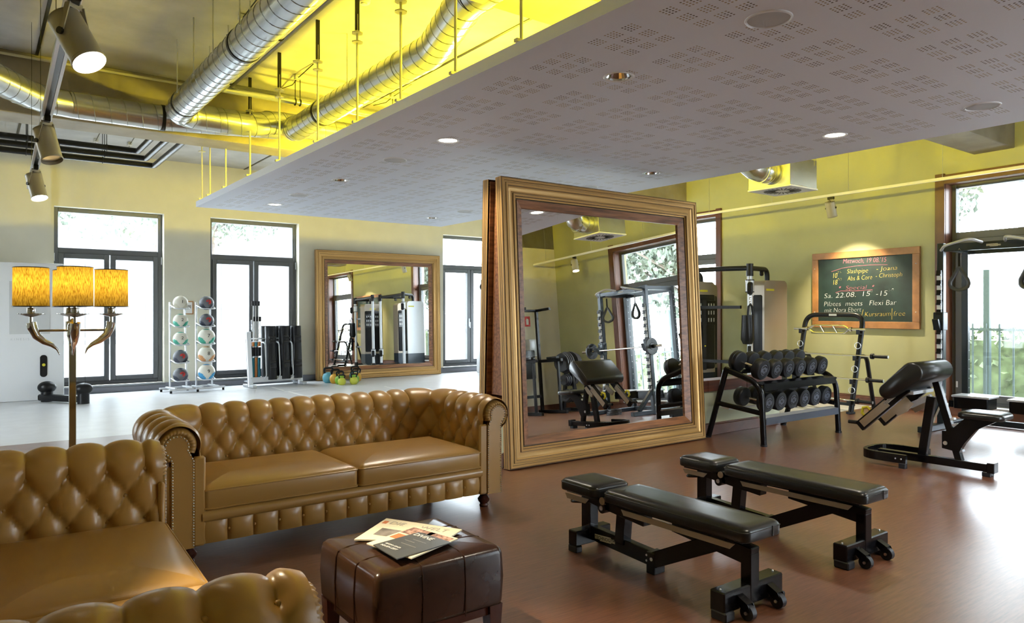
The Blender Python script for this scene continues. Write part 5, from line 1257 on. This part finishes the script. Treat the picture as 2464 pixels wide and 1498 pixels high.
# ================================================================== rack with loading tubes and swing sticks
tk = thing('tube_rack', 'silver floor rack holding black training tubes and flexible sticks', 'rack', (4.73, 14.12, 0), R(6)); W = 1.02
for x in (-W / 2, W / 2):
    MB().bar((x, -.02, .0), (x, .10, 1.06), .10, .06, bev=.012).build('end_post', M_silver, tk, smooth=None)
    MB().bar((x, -.22, .03), (x, .25, .03), .08, .05, bev=.006).build('foot', M_silver, tk, smooth=None)
MB().bar((-W / 2, -.02, .14), (W / 2, -.02, .14), .05, .10, bev=.008).build('front_beam', M_silver, tk, smooth=None)
MB().bar((-W / 2, .18, .10), (W / 2, .18, .10), .2, .02).build('shelf', M_silver, tk, smooth=None)
for z in (.86, .92): MB().tube([(-W / 2, .16, z), (W / 2, .16, z)], .012, n=8).build('back_rail', M_silver, tk)
for x in (-.22, .06, .33):
    MB().tube(rpath([(x - .02, .14, .86), (x - .02, -.06, .84), (x, -.08, .2), (x - .04, -.03, .14)], .06, 5), .012, n=8).build('divider', M_silver, tk)
def tk_w(x, y, z):
    v = Vector((x, y, z)); v.rotate(Euler((0, 0, R(6)))); return Vector((4.73, 14.12, 0)) + v
vt = None
for i, x in enumerate((-.08, .20, .45)):
    for j, y in enumerate((-.02, .20)):
        lb = 'black rubber training tube, %s of three in the %s row' % (('left', 'middle', 'right')[i], ('front', 'back')[j])
        if vt is None:
            vt = thing('training_tube', lb, 'training tube', group='black training tubes in the rack')
            b = MB(); b.lathe([(.085, 0), (.10, 0), (.102, .01), (.102, 1.03), (.098, 1.04), (.085, 1.04), (.08, .9), (.08, .02)], n=28); b.build('tube_body', M_rub, vt)
            for z in (.25, .34, .73, .82): MB().box((0, -.093, z), (.13, .03, .055), bev=.012, seg=2).build('grip_slot', M_ink, vt)
        else: vt = dup(vt, label=lb)
        vt.location = tk_w(x, y + .02, .125 if j == 0 else .125); vt.rotation_euler = (R(-4 if j == 0 else -3), 0, R(6))
ST = mat('stick_teal', (.02, .20, .28), .4); SO = mat('stick_orange', (.5, .18, .04), .4)
for k in range(6):
    r_, c_ = divmod(k, 3); x = -.43 + c_ * .055 + r_ * .04; tall = r_ == 0
    o = thing('swing_stick', '%s flexible swing stick standing in the rack, number %s from the left' % ('tall' if tall else 'shorter', ('one', 'two', 'three')[c_]), 'exercise stick', tk_w(x, .06 + r_ * .03, .14), R(6), 'swing sticks in the rack'); H = 1.46 if tall else 1.16
    MB().cyl((0, 0, 0), (0, 0, H), .007, n=8).build('rod', M_wp, o); MB().cyl((0, 0, .02), (0, 0, .42), .018, n=10).build('lower_sleeve', (ST, SO, ST)[c_], o)
    MB().cyl((0, 0, .45), (0, 0, .62), .024, n=10).build('grip', M_rub, o); MB().cyl((0, 0, .64), (0, 0, .72), .02, n=10).build('upper_sleeve', (SO, ST, SO)[c_], o)
    MB().cyl((0, 0, H - .04), (0, 0, H + .05), .026, n=12).build('end_weight', M_rub, o)
# ================================================================== kettlebells
kb = None
KB = [(788, 919, 1.15, ('teal', (.10, .34, .42)), 'largest teal kettlebell at the left of the group'), (803, 922, 1.05, ('gold', (.62, .34, .02)), 'amber kettlebell, second from the left'), (826, 914, 1.1, ('teal', (.10, .34, .42)), 'teal kettlebell at the back of the group'), (834, 918, 1.0, ('gold', (.62, .34, .02)), 'amber kettlebell at the back right'),
      (816, 926, .95, ('lime', (.22, .45, .03)), 'green kettlebell in the middle of the group'), (838, 924, .92, ('lime', (.22, .45, .03)), 'green kettlebell behind the small lime one at the right'), (823, 929, .75, ('yellow', (.55, .58, .06)), 'small yellow-green kettlebell at the front'), (842, 928, .78, ('yellow', (.55, .58, .06)), 'small yellow-green kettlebell at the right end')]
for u, v, s, (cn, cc), lb in KB:
    o = thing('kettlebell', lb, 'kettlebell', G(u, v) + Vector((0, 0, .0)), random.uniform(-.3, .3), 'kettlebells by the wall mirror'); o.location.y = 14.7 - (14.7 - o.location.y) * .62 - .18; o.location.x = 6.05 + (o.location.x - 5.95) * 1.1 + (u - 815) * .004; o.location.y -= .12; s *= 1.05
    MB().lathe([(0, 0), (.06 * s, 0), (.085 * s, .02 * s), (.10 * s, .07 * s), (.098 * s, .11 * s), (.08 * s, .15 * s), (.05 * s, .175 * s), (0, .18 * s)], n=24).build('bell', mat('kb_' + cn, cc, .45), o)
    MB().tube(rpath([(-.055 * s, 0, .155 * s), (-.085 * s, 0, .25 * s), (.085 * s, 0, .25 * s), (.055 * s, 0, .155 * s)], .05 * s, 6), .0165 * s, n=10).build('handle', M_bsat, o)
# ================================================================== white cable wall with floor pulley
kw = thing('cable_wall', 'white cable training wall panel at the far left behind the lamp', 'gym machine', (0, 0, 0))
MB().box((-.6, 14.28, 1.12), (3.6, .36, 2.24), bev=.02, seg=2).build('wall_panel', M_white, kw)
px = AY(105, 880, 14.095)
MB().pad(.10, .36, [(0, 0), (0, .012), (.004, .016)], .05, 8, m=Matrix.Translation((px.x, 14.10, px.z)) @ Matrix.Rotation(R(90), 4, 'X')).build('resistance_slot', M_bsat, kw)
MB().lathe([(0, .0), (.02, 0), (.024, -.012), (0, -.014)], (px.x, 14.08, px.z + .02), 16, (R(-90), 0, 0)).build('resistance_knob', M_yellow, kw)
pp = AY(72, 740, 14.098)
MB().box((pp.x - .0, 14.096, pp.z), (.55, .004, .85)).build('instruction_sheet', mat('pale_sheet', (.55, .56, .56), .4), kw, smooth=None)
text('lettering', 'K I N E S I S', .05, mat('pale_letters', (.62, .63, .64), .4), kw, face_m(AY(48, 816, 14.096), (0, -1, 0)), .001)
# floor pulley base with two pods
b0, b1 = G(100, 958, .06), G(212, 974, .05); b0.y = 13.7; 
b0, b1 = Vector((.86, 13.9, .07)), Vector((1.40, 13.16, .07))
kp = MB().bar(b0, b1, .14, .10, bev=.02).build('pulley_base', M_bsat, kw, smooth=None)
for c, h in ((b0 + Vector((.08, -.05, 0)), .17), (b1 + Vector((-.02, .02, 0)), .17)):
    q = MB(); q.cyl((c.x, c.y, .0), (c.x, c.y, h), .085, n=20); q.build('pod_stem', M_bsat, kp); MB().sphere((c.x, c.y, h + .06), .115, 24, (1.15, 1, .85)).build('pulley_pod', M_bsat, kp)
MB().cyl((b1.x, b1.y, .25), (b1.x, b1.y, 2.2), .003, n=5).build('cable', M_bsat, kp)
k2 = thing('cable_wall', 'black pulley pods of a second cable wall peeking out left of the standing mirror', 'gym machine', (0, 0, 0))
c = AY(1166, 690, 13.6); z0 = c.z
MB().bar((c.x + .05, 13.6, 0), (c.x + .5, 13.7, 0.1), .12, .1).build('pulley_base', M_bsat, k2, smooth=None)
MB().box((c.x + .75, 14.2, 1.1), (.9, .36, 2.2), bev=.02, seg=2).build('wall_panel', M_white, k2)
for z in (z0, .18):
    q = MB(); q.sphere((c.x, 13.6, z), .10, 20, (1.2, 1, .95)); q.build('pulley_pod', M_bsat, k2); MB().bar((c.x, 13.6, z), (c.x + .5, 14.05, z), .09, .08).build('pod_arm', M_bsat, k2, smooth=None)
MB().cyl((c.x - .05, 13.6, z0), (c.x - .05, 13.6, z0 - .36), .012, n=8).build('strap', M_bsat, k2); MB().cyl((c.x - .02, 13.6, .2), (c.x - .02, 13.6, z0), .003, n=5).build('cable', M_bsat, k2)
